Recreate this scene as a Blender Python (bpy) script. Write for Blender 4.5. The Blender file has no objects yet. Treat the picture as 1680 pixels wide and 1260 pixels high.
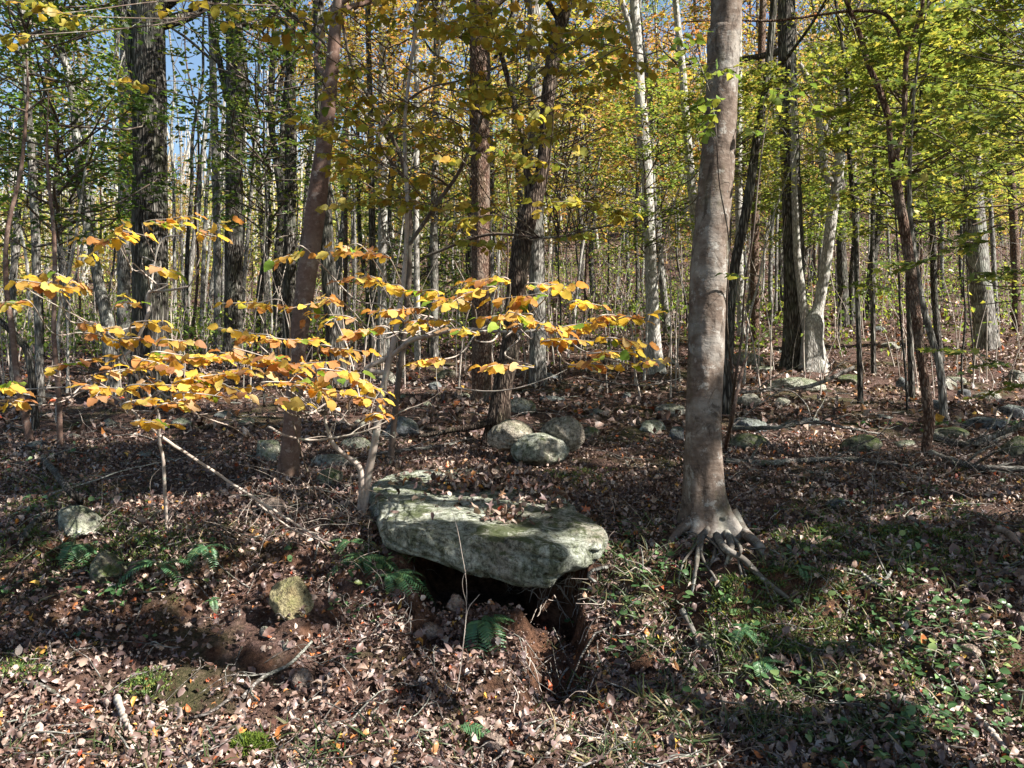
import bpy, math, random
import numpy as np
from mathutils import Vector, Matrix

random.seed(11)
rng = np.random.default_rng(11)
SC = bpy.context.scene
COL = SC.collection
R = math.radians

# ------------------------------------------------------------------ camera
EYE = 1.7
FPX = 1260.0
cam = bpy.data.cameras.new('camera')
cam.lens = 27.0; cam.sensor_width = 36.0; cam.clip_start = 0.05; cam.clip_end = 2000
camo = bpy.data.objects.new('camera', cam); COL.objects.link(camo)
camo.location = (0, 0, EYE); camo.rotation_euler = (R(90), 0, 0)
SC.camera = camo

# ------------------------------------------------------------------ light
SUN_EL, SUN_AZ = R(41), R(113)          # azimuth from +Y towards +X
SD = np.array([math.sin(SUN_AZ) * math.cos(SUN_EL), math.cos(SUN_AZ) * math.cos(SUN_EL), math.sin(SUN_EL)])
world = bpy.data.worlds.new('World'); SC.world = world; world.use_nodes = True
wn = world.node_tree
sky = wn.nodes.new('ShaderNodeTexSky'); sky.sky_type = 'NISHITA'; sky.sun_disc = False
sky.sun_elevation = SUN_EL; sky.sun_rotation = SUN_AZ
sky.air_density = 1.3; sky.dust_density = 0.3; sky.ozone_density = 2.5
wn.links.new(sky.outputs[0], wn.nodes['Background'].inputs[0])
wn.nodes['Background'].inputs[1].default_value = 0.05
sl = bpy.data.lights.new('sun', 'SUN'); sl.energy = 5.0; sl.angle = R(0.53); sl.color = (1.0, 0.95, 0.87)
so = bpy.data.objects.new('sun', sl); COL.objects.link(so)
so.rotation_euler = Vector(SD).to_track_quat('Z', 'Y').to_euler()
SC.view_settings.view_transform = 'Standard'; SC.view_settings.look = 'None'
SC.view_settings.gamma = 1.0; SC.view_settings.use_curve_mapping = False
SC.view_settings.exposure = 1.95
SC.render.engine = 'CYCLES'
cy = SC.cycles
cy.max_bounces = 5; cy.diffuse_bounces = 3; cy.glossy_bounces = 2; cy.transmission_bounces = 4
cy.transparent_max_bounces = 4; cy.caustics_reflective = False; cy.caustics_refractive = False
cy.sample_clamp_indirect = 6.0
cy.use_denoising = True

# ------------------------------------------------------------------ noise
_tab = np.random.default_rng(5).random((256, 256))
def vn(x, y, s=0):
    x = np.asarray(x, float) + s * 17.31; y = np.asarray(y, float) + s * 9.77
    xi = np.floor(x).astype(int); yi = np.floor(y).astype(int)
    fx = x - xi; fy = y - yi
    fx = fx * fx * (3 - 2 * fx); fy = fy * fy * (3 - 2 * fy)
    a = _tab[xi & 255, yi & 255]; b = _tab[(xi + 1) & 255, yi & 255]
    c = _tab[xi & 255, (yi + 1) & 255]; d = _tab[(xi + 1) & 255, (yi + 1) & 255]
    return (a + (b - a) * fx) * (1 - fy) + (c + (d - c) * fx) * fy - 0.5
def fbm(x, y, s=0, o=4):
    r = 0; a = 1.0; f = 1.0
    for i in range(o):
        r = r + a * vn(x * f, y * f, s + i * 3.1); a *= 0.5; f *= 2.03
    return r
def sstep(a, b, x):
    t = np.clip((np.asarray(x, float) - a) / (b - a), 0, 1); return t * t * (3 - 2 * t)

# ------------------------------------------------------------------ terrain height
_py = [-40, 2.6, 3.3, 3.85, 4.25, 4.7, 4.98, 5.4, 6.5, 7.6, 10, 13, 17, 20, 30, 40, 60, 100, 150, 210, 400]
_pz = [0, 0, .02, .06, .15, .34, .53, .62, .73, .84, 1.12, 1.42, 2.0, 2.45, 3.9, 5.8, 11.0, 26, 44, 56, 60]
def H(x, y):
    x = np.asarray(x, float); y = np.asarray(y, float)
    sh = 0.45 * sstep(0.4, 1.4, x) - 0.25 * sstep(0.5, 2.5, -x)
    yy = y + sh * (1 - sstep(5.0, 6.0, y)) + 0.22 * fbm(x * .9, y * .4, 2, 2) * (1 - sstep(5.5, 8, y)) * sstep(2.0, 3.5, y)
    z = np.interp(yy, _py, _pz)
    ang = x / np.maximum(y, 4.0)
    lat = 1 + 0.34 * np.tanh(ang * 2.2)
    z = np.where(y > 11, 1.22 + (z - 1.22) * (1 + (lat - 1) * sstep(11, 24, y)), z)
    near = sstep(2.4, 4.2, y)
    bank = sstep(3.4, 4.1, y) * (1 - sstep(5.2, 6.0, y))
    z = z + 0.12 * fbm(x * .8, y * .8, 0, 3) * near * (1 - 0.5 * sstep(5, 6, y)) + 0.07 * fbm(x * 3.1, y * 3.1, 1, 3) * (0.3 + 0.7 * near) + bank * (.16 * fbm(x * 1.7, y * 2.3, 12, 3) + .06 * fbm(x * 5, y * 6, 14, 3) - .06 * np.abs(fbm(x * 9, y * 5, 15, 2)))
    z = z + 0.55 * fbm(x * .16, y * .16, 7, 2) * sstep(9, 22, y) + 3.5 * fbm(x * .03, y * .03, 9, 2) * sstep(40, 90, y)
    wb = np.exp(-((x - 1.45) ** 2 + (y - 5.3) ** 2) / .40 ** 2); z = z * (1 - wb) + wb * (.575 + .35 * (y - 5.3))
    # hollow under the slab and the washed out gully below it
    cav = sstep(-0.78, -0.52, x) * (1 - sstep(0.40, 0.52, x)) * sstep(4.78, 4.95, y) * (1 - sstep(5.9 - .78 * sstep(.02, .2, x), 6.1 - .84 * sstep(.02, .2, x), y + .05 * fbm(x * 9, y * 2, 18, 2)))
    z = z * (1 - cav) + cav * (0.13 + 0.03 * fbm(x * 4, y * 4, 4, 2))
    gul = sstep(0.02, 0.16, x + .04 * fbm(y * 5, 0, 6, 2)) * (1 - sstep(0.36, 0.45, x + .05 * fbm(y * 6, 3, 6, 2))) * sstep(3.9, 4.5, y) * (1 - sstep(5.5, 5.8, y))
    z = z - gul * 0.25 - .10 * sstep(-.62, -.45, x) * (1 - sstep(.0, .15, x)) * sstep(4.2, 4.5, y) * (1 - sstep(4.8, 4.9, y))
    # flatten around slab so that it beds in
    sl_ = sstep(5.7, 6.1, y) * (1 - sstep(7.1, 7.6, y)) * sstep(-1.3, -1.0, x) * (1 - sstep(0.45, 0.9, x))
    z = z * (1 - sl_) + sl_ * (0.66 + 0.12 * sstep(6.4, 7.4, y) + .02 * fbm(x * 3, y * 3, 5, 2))
    return z
def h1(x, y): return float(H(np.array([x]), np.array([y]))[0])
def ray(px, py, d): return np.array([(px - 840) / FPX * d, d, EYE - (py - 630) / FPX * d])
_ds = np.concatenate([np.arange(2.6, 12, .04), np.arange(12, 90, .4)])
def gnd(px, py):
    """where the line of sight through this point of the photograph meets the terrain"""
    X = (px - 840) / FPX * _ds; Z = EYE - (py - 630) / FPX * _ds
    k = np.nonzero(Z <= H(X, _ds))[0]
    d = _ds[k[0]] if len(k) else _ds[-1]
    x = (px - 840) / FPX * d
    return np.array([x, d, h1(x, d)])

# ------------------------------------------------------------------ materials
def mat(name):
    m = bpy.data.materials.new(name); m.use_nodes = True
    nt = m.node_tree; nt.nodes.clear()
    out = nt.nodes.new('ShaderNodeOutputMaterial')
    return m, nt, out
def nd(nt, t, **kw):
    n = nt.nodes.new(t)
    for k, v in kw.items():
        if k.startswith('i_'):
            key = k[2:]; key = int(key) if key.isdigit() else key.replace('_', ' ')
            n.inputs[key].default_value = v
        else: setattr(n, k, v)
    return n
def ramp(nt, fac, stops, interp='LINEAR'):
    r = nt.nodes.new('ShaderNodeValToRGB'); cr = r.color_ramp; cr.interpolation = interp
    while len(cr.elements) < len(stops): cr.elements.new(0.5)
    for e, (p, c) in zip(cr.elements, stops):
        e.position = p; e.color = (*c, 1) if len(c) == 3 else c
    nt.links.new(fac, r.inputs[0]); return r.outputs[0]
def coords(nt, scale=(1, 1, 1), obj=True):
    tc = nt.nodes.new('ShaderNodeTexCoord'); mp = nt.nodes.new('ShaderNodeMapping')
    mp.inputs['Scale'].default_value = scale
    nt.links.new(tc.outputs['Object'], mp.inputs[0]); return mp.outputs[0]
def noise(nt, vec, scale, detail=5, rough=.6, dist=0.0):
    n = nd(nt, 'ShaderNodeTexNoise', i_Scale=scale, i_Detail=detail, i_Roughness=rough, i_Distortion=dist)
    nt.links.new(vec, n.inputs['Vector']); return n.outputs['Fac']
def mixc(nt, fac, a, b, mode='MIX'):
    m = nt.nodes.new('ShaderNodeMix'); m.data_type = 'RGBA'; m.blend_type = mode
    for s, v in ((m.inputs[0], fac), (m.inputs[6], a), (m.inputs[7], b)):
        if isinstance(v, (int, float)): s.default_value = v
        elif isinstance(v, tuple): s.default_value = (*v, 1)
        else: nt.links.new(v, s)
    return m.outputs[2]
def mth(nt, op, a, b=None, clamp=False):
    m = nt.nodes.new('ShaderNodeMath'); m.operation = op; m.use_clamp = clamp
    for i, v in enumerate((a, b)):
        if v is None: continue
        if isinstance(v, (int, float)): m.inputs[i].default_value = v
        else: nt.links.new(v, m.inputs[i])
    return m.outputs[0]
def bump(nt, h, strength, dist=.02):
    b = nd(nt, 'ShaderNodeBump', i_Strength=strength, i_Distance=dist); nt.links.new(h, b.inputs['Height']); return b.outputs[0]
def surf(nt, out, color, rough=.9, normal=None, spec=.25):
    p = nd(nt, 'ShaderNodeBsdfPrincipled', i_Roughness=rough)
    p.inputs['Specular IOR Level'].default_value = spec
    if isinstance(color, tuple): p.inputs['Base Color'].default_value = (*color, 1)
    else: nt.links.new(color, p.inputs['Base Color'])
    if normal is not None: nt.links.new(normal, p.inputs['Normal'])
    nt.links.new(p.outputs[0], out.inputs[0]); return p
def leafmat(name, stops, trans=.4, rough=.5, tint=True, vary=.25, spots=True):
    m, nt, out = mat(name)
    g = nt.nodes.new('ShaderNodeNewGeometry'); oi = nt.nodes.new('ShaderNodeObjectInfo')
    r = mth(nt, 'FRACT', mth(nt, 'ADD', g.outputs['Random Per Island'], mth(nt, 'MULTIPLY', oi.outputs['Random'], 7.31)))
    c = ramp(nt, r, stops)
    if tint: c = mixc(nt, 1.0, c, oi.outputs['Color'], 'MULTIPLY')
    # per leaf lightness
    r2 = mth(nt, 'FRACT', mth(nt, 'MULTIPLY', r, 37.7))
    hv = nd(nt, 'ShaderNodeHueSaturation'); nt.links.new(c, hv.inputs['Color'])
    nt.links.new(mth(nt, 'ADD', mth(nt, 'MULTIPLY', r2, 2 * vary), 1 - vary), hv.inputs['Value'])
    c = hv.outputs[0]
    if spots:
        v = coords(nt); n = noise(nt, v, 38, 3, .6)
        c = mixc(nt, mth(nt, 'MULTIPLY', ramp(nt, n, [(.52, (0, 0, 0)), (.68, (1, 1, 1))]), .65), c, mixc(nt, 1., c, (.45, .27, .16), 'MULTIPLY'))
    p = nd(nt, 'ShaderNodeBsdfPrincipled', i_Roughness=rough); p.inputs['Specular IOR Level'].default_value = .3
    nt.links.new(c, p.inputs['Base Color'])
    t = nt.nodes.new('ShaderNodeBsdfTranslucent')
    tcol = mixc(nt, 1., c, (1.25, 1.15, .75), 'MULTIPLY'); nt.links.new(tcol, t.inputs[0])
    mx = nt.nodes.new('ShaderNodeMixShader'); mx.inputs[0].default_value = trans
    nt.links.new(p.outputs[0], mx.inputs[1]); nt.links.new(t.outputs[0], mx.inputs[2])
    nt.links.new(mx.outputs[0], out.inputs[0]); return m

def barkmat(name, dark, mid, light, vs=(14, 14, 2.2), bstr=.9, bdist=.03, lichen=.35, lichc=(.33, .36, .30), moss=.25, smooth=False):
    m, nt, out = mat(name)
    v = coords(nt, vs); v1 = coords(nt)
    n = noise(nt, v, 1.0, 6, .65, .6)
    if smooth:
        h = mth(nt, 'ADD', mth(nt, 'MULTIPLY', noise(nt, coords(nt, (9, 9, 30)), 1, 4, .6), .5), mth(nt, 'MULTIPLY', noise(nt, v1, 22, 5, .65), .7))
    else:
        vo = nd(nt, 'ShaderNodeTexVoronoi', i_Scale=1.5); vo.feature = 'DISTANCE_TO_EDGE'
        mv = nd(nt, 'ShaderNodeVectorMath', operation='ADD'); nt.links.new(v, mv.inputs[0])
        nn = nd(nt, 'ShaderNodeTexNoise', i_Scale=1.2); nt.links.new(v, nn.inputs['Vector']); nt.links.new(nn.outputs['Color'], mv.inputs[1])
        nt.links.new(mv.outputs[0], vo.inputs['Vector'])
        h = mth(nt, 'ADD', mth(nt, 'MULTIPLY', mth(nt, 'MINIMUM', vo.outputs[0], .35), 2.0), mth(nt, 'MULTIPLY', n, .6))
    c = ramp(nt, h, [(.25, dark), (.6, mid), (.95, light)])
    big = noise(nt, v1, 2.6, 5, .6)
    c = mixc(nt, mth(nt, 'MULTIPLY', ramp(nt, big, [(.5, (0, 0, 0)), (.62, (1, 1, 1))]), lichen), c, mixc(nt, .75, c, lichc))
    if smooth:
        sc_ = noise(nt, coords(nt, (6, 6, 3.2)), 1.0, 7, .75, 1.2)
        c = mixc(nt, mth(nt, 'MULTIPLY', ramp(nt, sc_, [(.40, (1, 1, 1)), (.47, (0, 0, 0))]), .75), c, dark)
        c = mixc(nt, mth(nt, 'MULTIPLY', ramp(nt, noise(nt, v1, 9, 6, .75), [(.56, (0, 0, 0)), (.62, (1, 1, 1))]), .6), c, lichc)
    ms = noise(nt, coords(nt, (3, 3, 1.1)), 1.3, 5, .7)
    c = mixc(nt, mth(nt, 'MULTIPLY', ramp(nt, ms, [(.54, (0, 0, 0)), (.66, (1, 1, 1))]), moss), c, (.07, .09, .035))
    surf(nt, out, c, .92, bump(nt, h, bstr, bdist), .15); return m

def rockmat(name, base, pale, green, moss=.5, pink=(.26, .20, .17), topgreen=True, lich=.5):
    m, nt, out = mat(name)
    v = coords(nt)
    n1 = noise(nt, v, 2.2, 8, .62); n2 = noise(nt, v, 17, 6, .7); n3 = noise(nt, v, 70, 3, .7); n4 = noise(nt, coords(nt, (7, 7, 2.2)), 1, 6, .65)
    c = ramp(nt, n2, [(.36, tuple(k * .38 for k in base)), (.5, base), (.66, pale)])
    c = mixc(nt, ramp(nt, n4, [(.46, (0, 0, 0)), (.62, (.8, .8, .8))]), c, mixc(nt, .6, c, pink))
    c = mixc(nt, mth(nt, 'MULTIPLY', ramp(nt, n1, [(.47, (0, 0, 0)), (.6, (1, 1, 1))]), lich), c, mixc(nt, .7, c, pale))
    g = nt.nodes.new('ShaderNodeNewGeometry'); sx = nt.nodes.new('ShaderNodeSeparateXYZ'); nt.links.new(g.outputs['Normal'], sx.inputs[0])
    up = mth(nt, 'ADD', mth(nt, 'MULTIPLY', sx.outputs[2], .22), mth(nt, 'ADD', noise(nt, v, 5, 7, .7), mth(nt, 'MULTIPLY', n3, .12)))
    c = mixc(nt, mth(nt, 'MULTIPLY', ramp(nt, up, [(.66, (0, 0, 0)), (.78, (1, 1, 1))]), moss), c, mixc(nt, n3, green, tuple(k * 1.7 for k in green)))
    hh = mth(nt, 'ADD', mth(nt, 'MULTIPLY', n2, 1.0), mth(nt, 'ADD', mth(nt, 'MULTIPLY', n3, .45), mth(nt, 'MULTIPLY', n1, 1.2)))
    sp = ramp(nt, noise(nt, v, 34, 6, .8), [(.40, (.42, .42, .40)), (.52, (1, 1, 1))]); c = mixc(nt, .8, c, sp, 'MULTIPLY')
    surf(nt, out, c, .93, bump(nt, hh, 1.0, .035), .2); return m

def slabmat():
    m, nt, out = mat('rock_slab'); v = coords(nt)
    big = noise(nt, v, 1.7, 6, .6); mid = noise(nt, v, 6.5, 8, .72); fin = noise(nt, v, 30, 7, .8); grit = noise(nt, v, 110, 3, .8)
    streak = noise(nt, coords(nt, (15, 15, 3.2)), 1, 7, .7, .5)
    c = ramp(nt, mid, [(.35, (.19, .20, .15)), (.46, (.33, .345, .28)), (.55, (.47, .49, .42)), (.70, (.62, .64, .57))])
    c = mixc(nt, mth(nt, 'MULTIPLY', ramp(nt, big, [(.52, (0, 0, 0)), (.62, (1, 1, 1))]), .5), c, mixc(nt, fin, (.20, .14, .105), (.42, .34, .28)))
    c = mixc(nt, mth(nt, 'MULTIPLY', ramp(nt, streak, [(.50, (0, 0, 0)), (.60, (1, 1, 1))]), .75), c, mixc(nt, fin, (.045, .06, .022), (.15, .17, .085)))
    c = mixc(nt, mth(nt, 'MULTIPLY', ramp(nt, noise(nt, v, 11, 5, .8, .8), [(.60, (0, 0, 0)), (.66, (1, 1, 1))]), .7), c, (.50, .53, .46))
    c = mixc(nt, .85, c, ramp(nt, fin, [(.40, (.22, .21, .18)), (.48, (.8, .8, .8)), (.56, (1.3, 1.3, 1.27))]), 'MULTIPLY')
    g = nt.nodes.new('ShaderNodeNewGeometry'); sx = nt.nodes.new('ShaderNodeSeparateXYZ'); nt.links.new(g.outputs['Normal'], sx.inputs[0])
    up = mth(nt, 'ADD', mth(nt, 'MULTIPLY', sx.outputs[2], .15), mth(nt, 'ADD', noise(nt, v, 3.2, 8, .75, .6), mth(nt, 'MULTIPLY', grit, .1)))
    c = mixc(nt, mth(nt, 'MULTIPLY', ramp(nt, up, [(.70, (0, 0, 0)), (.76, (1, 1, 1))]), .85), c, mixc(nt, grit, (.03, .042, .012), (.10, .125, .04)))
    hh = mth(nt, 'ADD', mth(nt, 'MULTIPLY', fin, .7), mth(nt, 'ADD', mth(nt, 'MULTIPLY', grit, .25), mth(nt, 'MULTIPLY', mid, 1.6)))
    surf(nt, out, c, .93, bump(nt, hh, 1.0, .07), .2); return m
M = {}
M['bark_oak'] = barkmat('bark_oak', (.01, .009, .008), (.07, .060, .052), (.19, .175, .155), (17, 17, 2.6), 1.0, .05, .25, (.24, .27, .21), .3)
M['bark_red'] = barkmat('bark_red', (.02, .011, .008), (.115, .065, .046), (.21, .155, .12), (26, 26, 8), 1.0, .02, .25, (.30, .29, .25), .18)
M['bark_dark'] = barkmat('bark_dark', (.012, .008, .006), (.062, .042, .032), (.15, .115, .09), (22, 22, 5), 1.0, .03, .2, (.2, .2, .16), .2)
M['bark_beech'] = barkmat('bark_beech', (.035, .025, .019), (.11, .082, .065), (.22, .185, .157), (11, 11, 4), .8, .014, .6, (.31, .30, .275), .25, smooth=True)
M['bark_brown'] = barkmat('bark_brown', (.06, .036, .028), (.13, .08, .062), (.22, .16, .13), (12, 12, 3), .5, .01, .3, (.28, .24, .21), .15, smooth=True)
M['bark_grey'] = barkmat('bark_grey', (.03, .027, .024), (.125, .112, .10), (.29, .275, .25), (20, 20, 3.5), .8, .02, .5, (.36, .38, .33), .2)
M['bark_pale'] = barkmat('bark_pale', (.12, .11, .10), (.28, .26, .235), (.42, .40, .37), (16, 16, 5), .6, .012, .5, (.40, .42, .36), .15)
M['twig_pale'] = barkmat('twig_pale', (.16, .12, .10), (.30, .25, .215), (.42, .37, .33), (30, 30, 10), .3, .004, .3, moss=.05, smooth=True)
M['twig_dark'] = barkmat('twig_dark', (.04, .028, .022), (.09, .065, .052), (.15, .12, .10), (30, 30, 10), .4, .004, .2, moss=.2, smooth=True)
M['rot_wood'] = barkmat('rot_wood', (.03, .026, .024), (.10, .085, .075), (.25, .23, .21), (5, 30, 30), .8, .012, .4, moss=.45)
M['root_bark'] = barkmat('root_bark', (.03, .025, .02), (.10, .088, .076), (.24, .22, .20), (14, 14, 14), .6, .01, .4, (.33, .33, .29), .2, smooth=True)
M['rock'] = rockmat('rock', (.20, .205, .155), (.47, .48, .40), (.05, .068, .022), .62, lich=.55)
M['rock_slab'] = slabmat()
M['rock_pale'] = rockmat('rock_pale', (.19, .18, .155), (.42, .42, .36), (.05, .065, .025), .45)
M['rock_tan'] = rockmat('rock_tan', (.22, .195, .155), (.45, .41, .34), (.05, .06, .025), .5, pink=(.30, .23, .18))
M['rock_grey'] = rockmat('rock_grey', (.09, .095, .10), (.24, .25, .26), (.05, .07, .03), .35, pink=(.15, .14, .14))
M['rock_mossy'] = rockmat('rock_mossy', (.12, .12, .085), (.24, .24, .17), (.05, .065, .02), .95)
M['rock_ochre'] = rockmat('rock_ochre', (.20, .175, .10), (.33, .29, .17), (.10, .10, .035), .7, pink=(.24, .17, .08))
M['rock_pink'] = rockmat('rock_pink', (.20, .135, .11), (.36, .28, .23), (.07, .08, .04), .2)

# leaf litter, foliage
LIT = [(0, (.04, .024, .02)), (.2, (.09, .05, .038)), (.38, (.15, .095, .078)), (.48, (.10, .068, .068)), (.6, (.21, .145, .118)), (.72, (.33, .25, .20)),
       (.82, (.15, .105, .10)), (.92, (.48, .40, .34)), (.965, (.36, .16, .05)), (.985, (.30, .05, .03)), (1, (.45, .30, .06))]
M['litter'] = leafmat('litter', LIT, .12, .42, tint=False, vary=.3)
M['yellow'] = leafmat('yellow', [(0, (.56, .36, .05)), (.18, (.62, .48, .09)), (.36, (.50, .27, .06)), (.48, (.60, .50, .12)), (.60, (.47, .22, .07)), (.76, (.36, .17, .08)), (.86, (.52, .34, .18)), (.93, (.58, .52, .12)), (.96, (.2, .32, .04)), (1, (.17, .30, .035))], .55, .65, vary=.22)
M['olive'] = leafmat('olive', [(0, (.42, .31, .05)), (.3, (.36, .32, .06)), (.55, (.24, .27, .05)), (.75, (.42, .25, .05)), (.9, (.14, .21, .04)), (1, (.42, .38, .07))], .45, .5, vary=.2)
M['green'] = leafmat('green', [(0, (.09, .15, .035)), (.4, (.15, .23, .05)), (.75, (.24, .31, .06)), (1, (.36, .36, .08))], .5, .5, spots=False)
M['autumn'] = leafmat('autumn', [(0, (.20, .25, .05)), (.3, (.34, .34, .07)), (.55, (.46, .37, .09)), (.75, (.46, .28, .09)), (.88, (.40, .20, .10)), (1, (.40, .31, .19))], .45, .6, spots=False)
M['darkgreen'] = leafmat('darkgreen', [(0, (.05, .085, .025)), (.5, (.08, .14, .04)), (.85, (.16, .21, .05)), (1, (.26, .24, .06))], .4, .5, spots=False)
M['fern'] = leafmat('fern', [(0, (.04, .10, .045)), (.6, (.06, .14, .065)), (1, (.12, .19, .07))], .3, .4, spots=False)
M['herb'] = leafmat('herb', [(0, (.03, .07, .025)), (.6, (.06, .12, .045)), (.9, (.12, .2, .08)), (1, (.2, .24, .08))], .3, .35, spots=False)
M['grass'] = leafmat('grass', [(0, (.025, .045, .014)), (.5, (.05, .075, .025)), (.8, (.11, .10, .045)), (1, (.26, .2, .11))], .3, .5, spots=False)
M['moss'] = leafmat('moss', [(0, (.05, .08, .012)), (.6, (.10, .15, .02)), (1, (.19, .25, .03))], .3, .8, spots=False)

def groundmat():
    m, nt, out = mat('forest_soil')
    tc = nt.nodes.new('ShaderNodeTexCoord'); v = tc.outputs['Object']
    n1 = noise(nt, v, .9, 6, .65); n2 = noise(nt, v, 9, 8, .75); n3 = noise(nt, v, 45, 5, .7)
    c = ramp(nt, n3, [(.32, (.02, .013, .011)), (.5, (.075, .045, .035)), (.62, (.14, .085, .065)), (.78, (.27, .19, .15))])
    c = mixc(nt, mth(nt, 'MULTIPLY', ramp(nt, n2, [(.5, (0, 0, 0)), (.62, (1, 1, 1))]), .6), c, mixc(nt, n3, (.10, .05, .045), (.30, .2, .17)))
    c = mixc(nt, mth(nt, 'MULTIPLY', ramp(nt, n1, [(.50, (0, 0, 0)), (.62, (1, 1, 1))]), .55), c, mixc(nt, n3, (.025, .035, .012), (.09, .11, .035)))
    # bare reddish earth where the bank is steep
    g = nt.nodes.new('ShaderNodeNewGeometry'); sx = nt.nodes.new('ShaderNodeSeparateXYZ'); nt.links.new(g.outputs['Normal'], sx.inputs[0])
    st = ramp(nt, mth(nt, 'ADD', sx.outputs[2], mth(nt, 'MULTIPLY', mth(nt, 'SUBTRACT', n2, .5), .3)), [(.62, (1, 1, 1)), (.80, (0, 0, 0))])
    c = mixc(nt, st, c, mixc(nt, ramp(nt, n2, [(.4, (0, 0, 0)), (.6, (1, 1, 1))]), (.035, .018, .012), mixc(nt, n3, (.10, .048, .03), (.27, .145, .09))))
    surf(nt, out, c, .95, bump(nt, mth(nt, 'ADD', n2, mth(nt, 'MULTIPLY', n3, .6)), 1.0, .09), .1); return m
M['ground'] = groundmat()

# ------------------------------------------------------------------ mesh helpers
def mesh_np(name, V, F, smooth=False, mats=()):
    """V (n,3); F (m,k) one array or list of arrays with equal k each"""
    me = bpy.data.meshes.new(name)
    Fs = F if isinstance(F, list) else [F]
    Fs = [np.asarray(f) for f in Fs if len(f)]
    V = np.ascontiguousarray(V, dtype=np.float32)
    me.vertices.add(len(V)); me.vertices.foreach_set('co', V.ravel())
    loops = np.concatenate([f.ravel() for f in Fs]).astype(np.int32)
    sizes = np.concatenate([np.full(len(f), f.shape[1]) for f in Fs]).astype(np.int32)
    starts = np.concatenate([[0], np.cumsum(sizes)[:-1]]).astype(np.int32)
    me.loops.add(len(loops)); me.loops.foreach_set('vertex_index', loops)
    me.polygons.add(len(sizes)); me.polygons.foreach_set('loop_start', starts); me.polygons.foreach_set('loop_total', sizes)
    if smooth: me.polygons.foreach_set('use_smooth', np.ones(len(sizes), dtype=bool))
    for m in mats: me.materials.append(m)
    me.update(calc_edges=True); me.validate()
    return me
def obj(name, me, parent=None, loc=None, **props):
    o = bpy.data.objects.new(name, me); COL.objects.link(o)
    if parent is not None: o.parent = parent
    if loc is not None: o.location = loc
    for k, v in props.items(): o[k] = v
    return o
def thing(name, label, cat, loc=(0, 0, 0), group=None):
    o = bpy.data.objects.new(name, None); COL.objects.link(o); o.empty_display_size = .2
    o.location = loc; o['label'] = label; o['category'] = cat
    if group: o['group'] = group
    return o
class Geo:
    def __init__(s): s.V = []; s.F = {}; s.n = 0
    def add(s, V, F):
        V = np.asarray(V); F = np.asarray(F)
        s.V.append(V); s.F.setdefault(F.shape[1], []).append(F + s.n); s.n += len(V)
    def mesh(s, name, m, smooth=True, origin=None):
        V = np.concatenate(s.V)
        if origin is not None: V = V - np.asarray(origin)
        return mesh_np(name, V, [np.concatenate(f) for f in s.F.values()], smooth, (m,))
def catmull(P, n):
    P = np.asarray(P, float)
    if len(P) == 2: P = np.array([P[0], (P[0] + P[1]) / 2, P[1]])
    Q = np.vstack([2 * P[0] - P[1], P, 2 * P[-1] - P[-2]])
    t = np.linspace(0, len(P) - 1 - 1e-9, n); i = t.astype(int); f = (t - i)[:, None]
    a, b, c, d = Q[i], Q[i + 1], Q[i + 2], Q[i + 3]
    return .5 * (2 * b + (c - a) * f + (2 * a - 5 * b + 4 * c - d) * f * f + (3 * b - a - 3 * c + d) * f ** 3)
def tube(P, rad, sides=8, disp=None, cap=True):
    P = np.asarray(P, float); n = len(P); rad = np.broadcast_to(np.asarray(rad, float), (n,))
    T = np.gradient(P, axis=0); T /= np.linalg.norm(T, axis=1)[:, None] + 1e-12
    ref = np.array([1., 0, 0]) if abs(T[0][0]) < .8 else np.array([0, 1., 0])
    U = np.zeros_like(P); u = ref - T[0] * ref.dot(T[0]); u /= np.linalg.norm(u)
    for i in range(n):
        u = u - T[i] * u.dot(T[i]); u /= np.linalg.norm(u) + 1e-12; U[i] = u
    W = np.cross(T, U)
    th = np.arange(sides) / sides * 2 * np.pi
    rr = rad[:, None] * np.ones(sides)
    if disp is not None:
        s = np.concatenate([[0], np.cumsum(np.linalg.norm(np.diff(P, axis=0), axis=1))])
        rr = disp(rr, s[:, None] * np.ones(sides), th[None, :] * np.ones((n, 1)))
    V = P[:, None, :] + rr[..., None] * (np.cos(th)[None, :, None] * U[:, None, :] + np.sin(th)[None, :, None] * W[:, None, :])
    V = V.reshape(-1, 3)
    i = np.arange(n - 1)[:, None] * sides; j = np.arange(sides)[None, :]; j2 = (j + 1) % sides
    F = np.stack([i + j, i + j2, i + sides + j2, i + sides + j], -1).reshape(-1, 4)
    return V, F
def addtube(g, P, rad, sides=8, disp=None):
    V, F = tube(P, rad, sides, disp); g.add(V, F)
    n = len(V)                        # pointed end
    k = n - sides; tip = np.asarray(P[-1], float)
    V2 = np.vstack([V[k:], tip[None] + (np.asarray(P[-1]) - np.asarray(P[-2])) * .05])
    idx = np.arange(sides); g.add(V2, np.stack([idx, (idx + 1) % sides, np.full(sides, sides)], -1))

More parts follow.
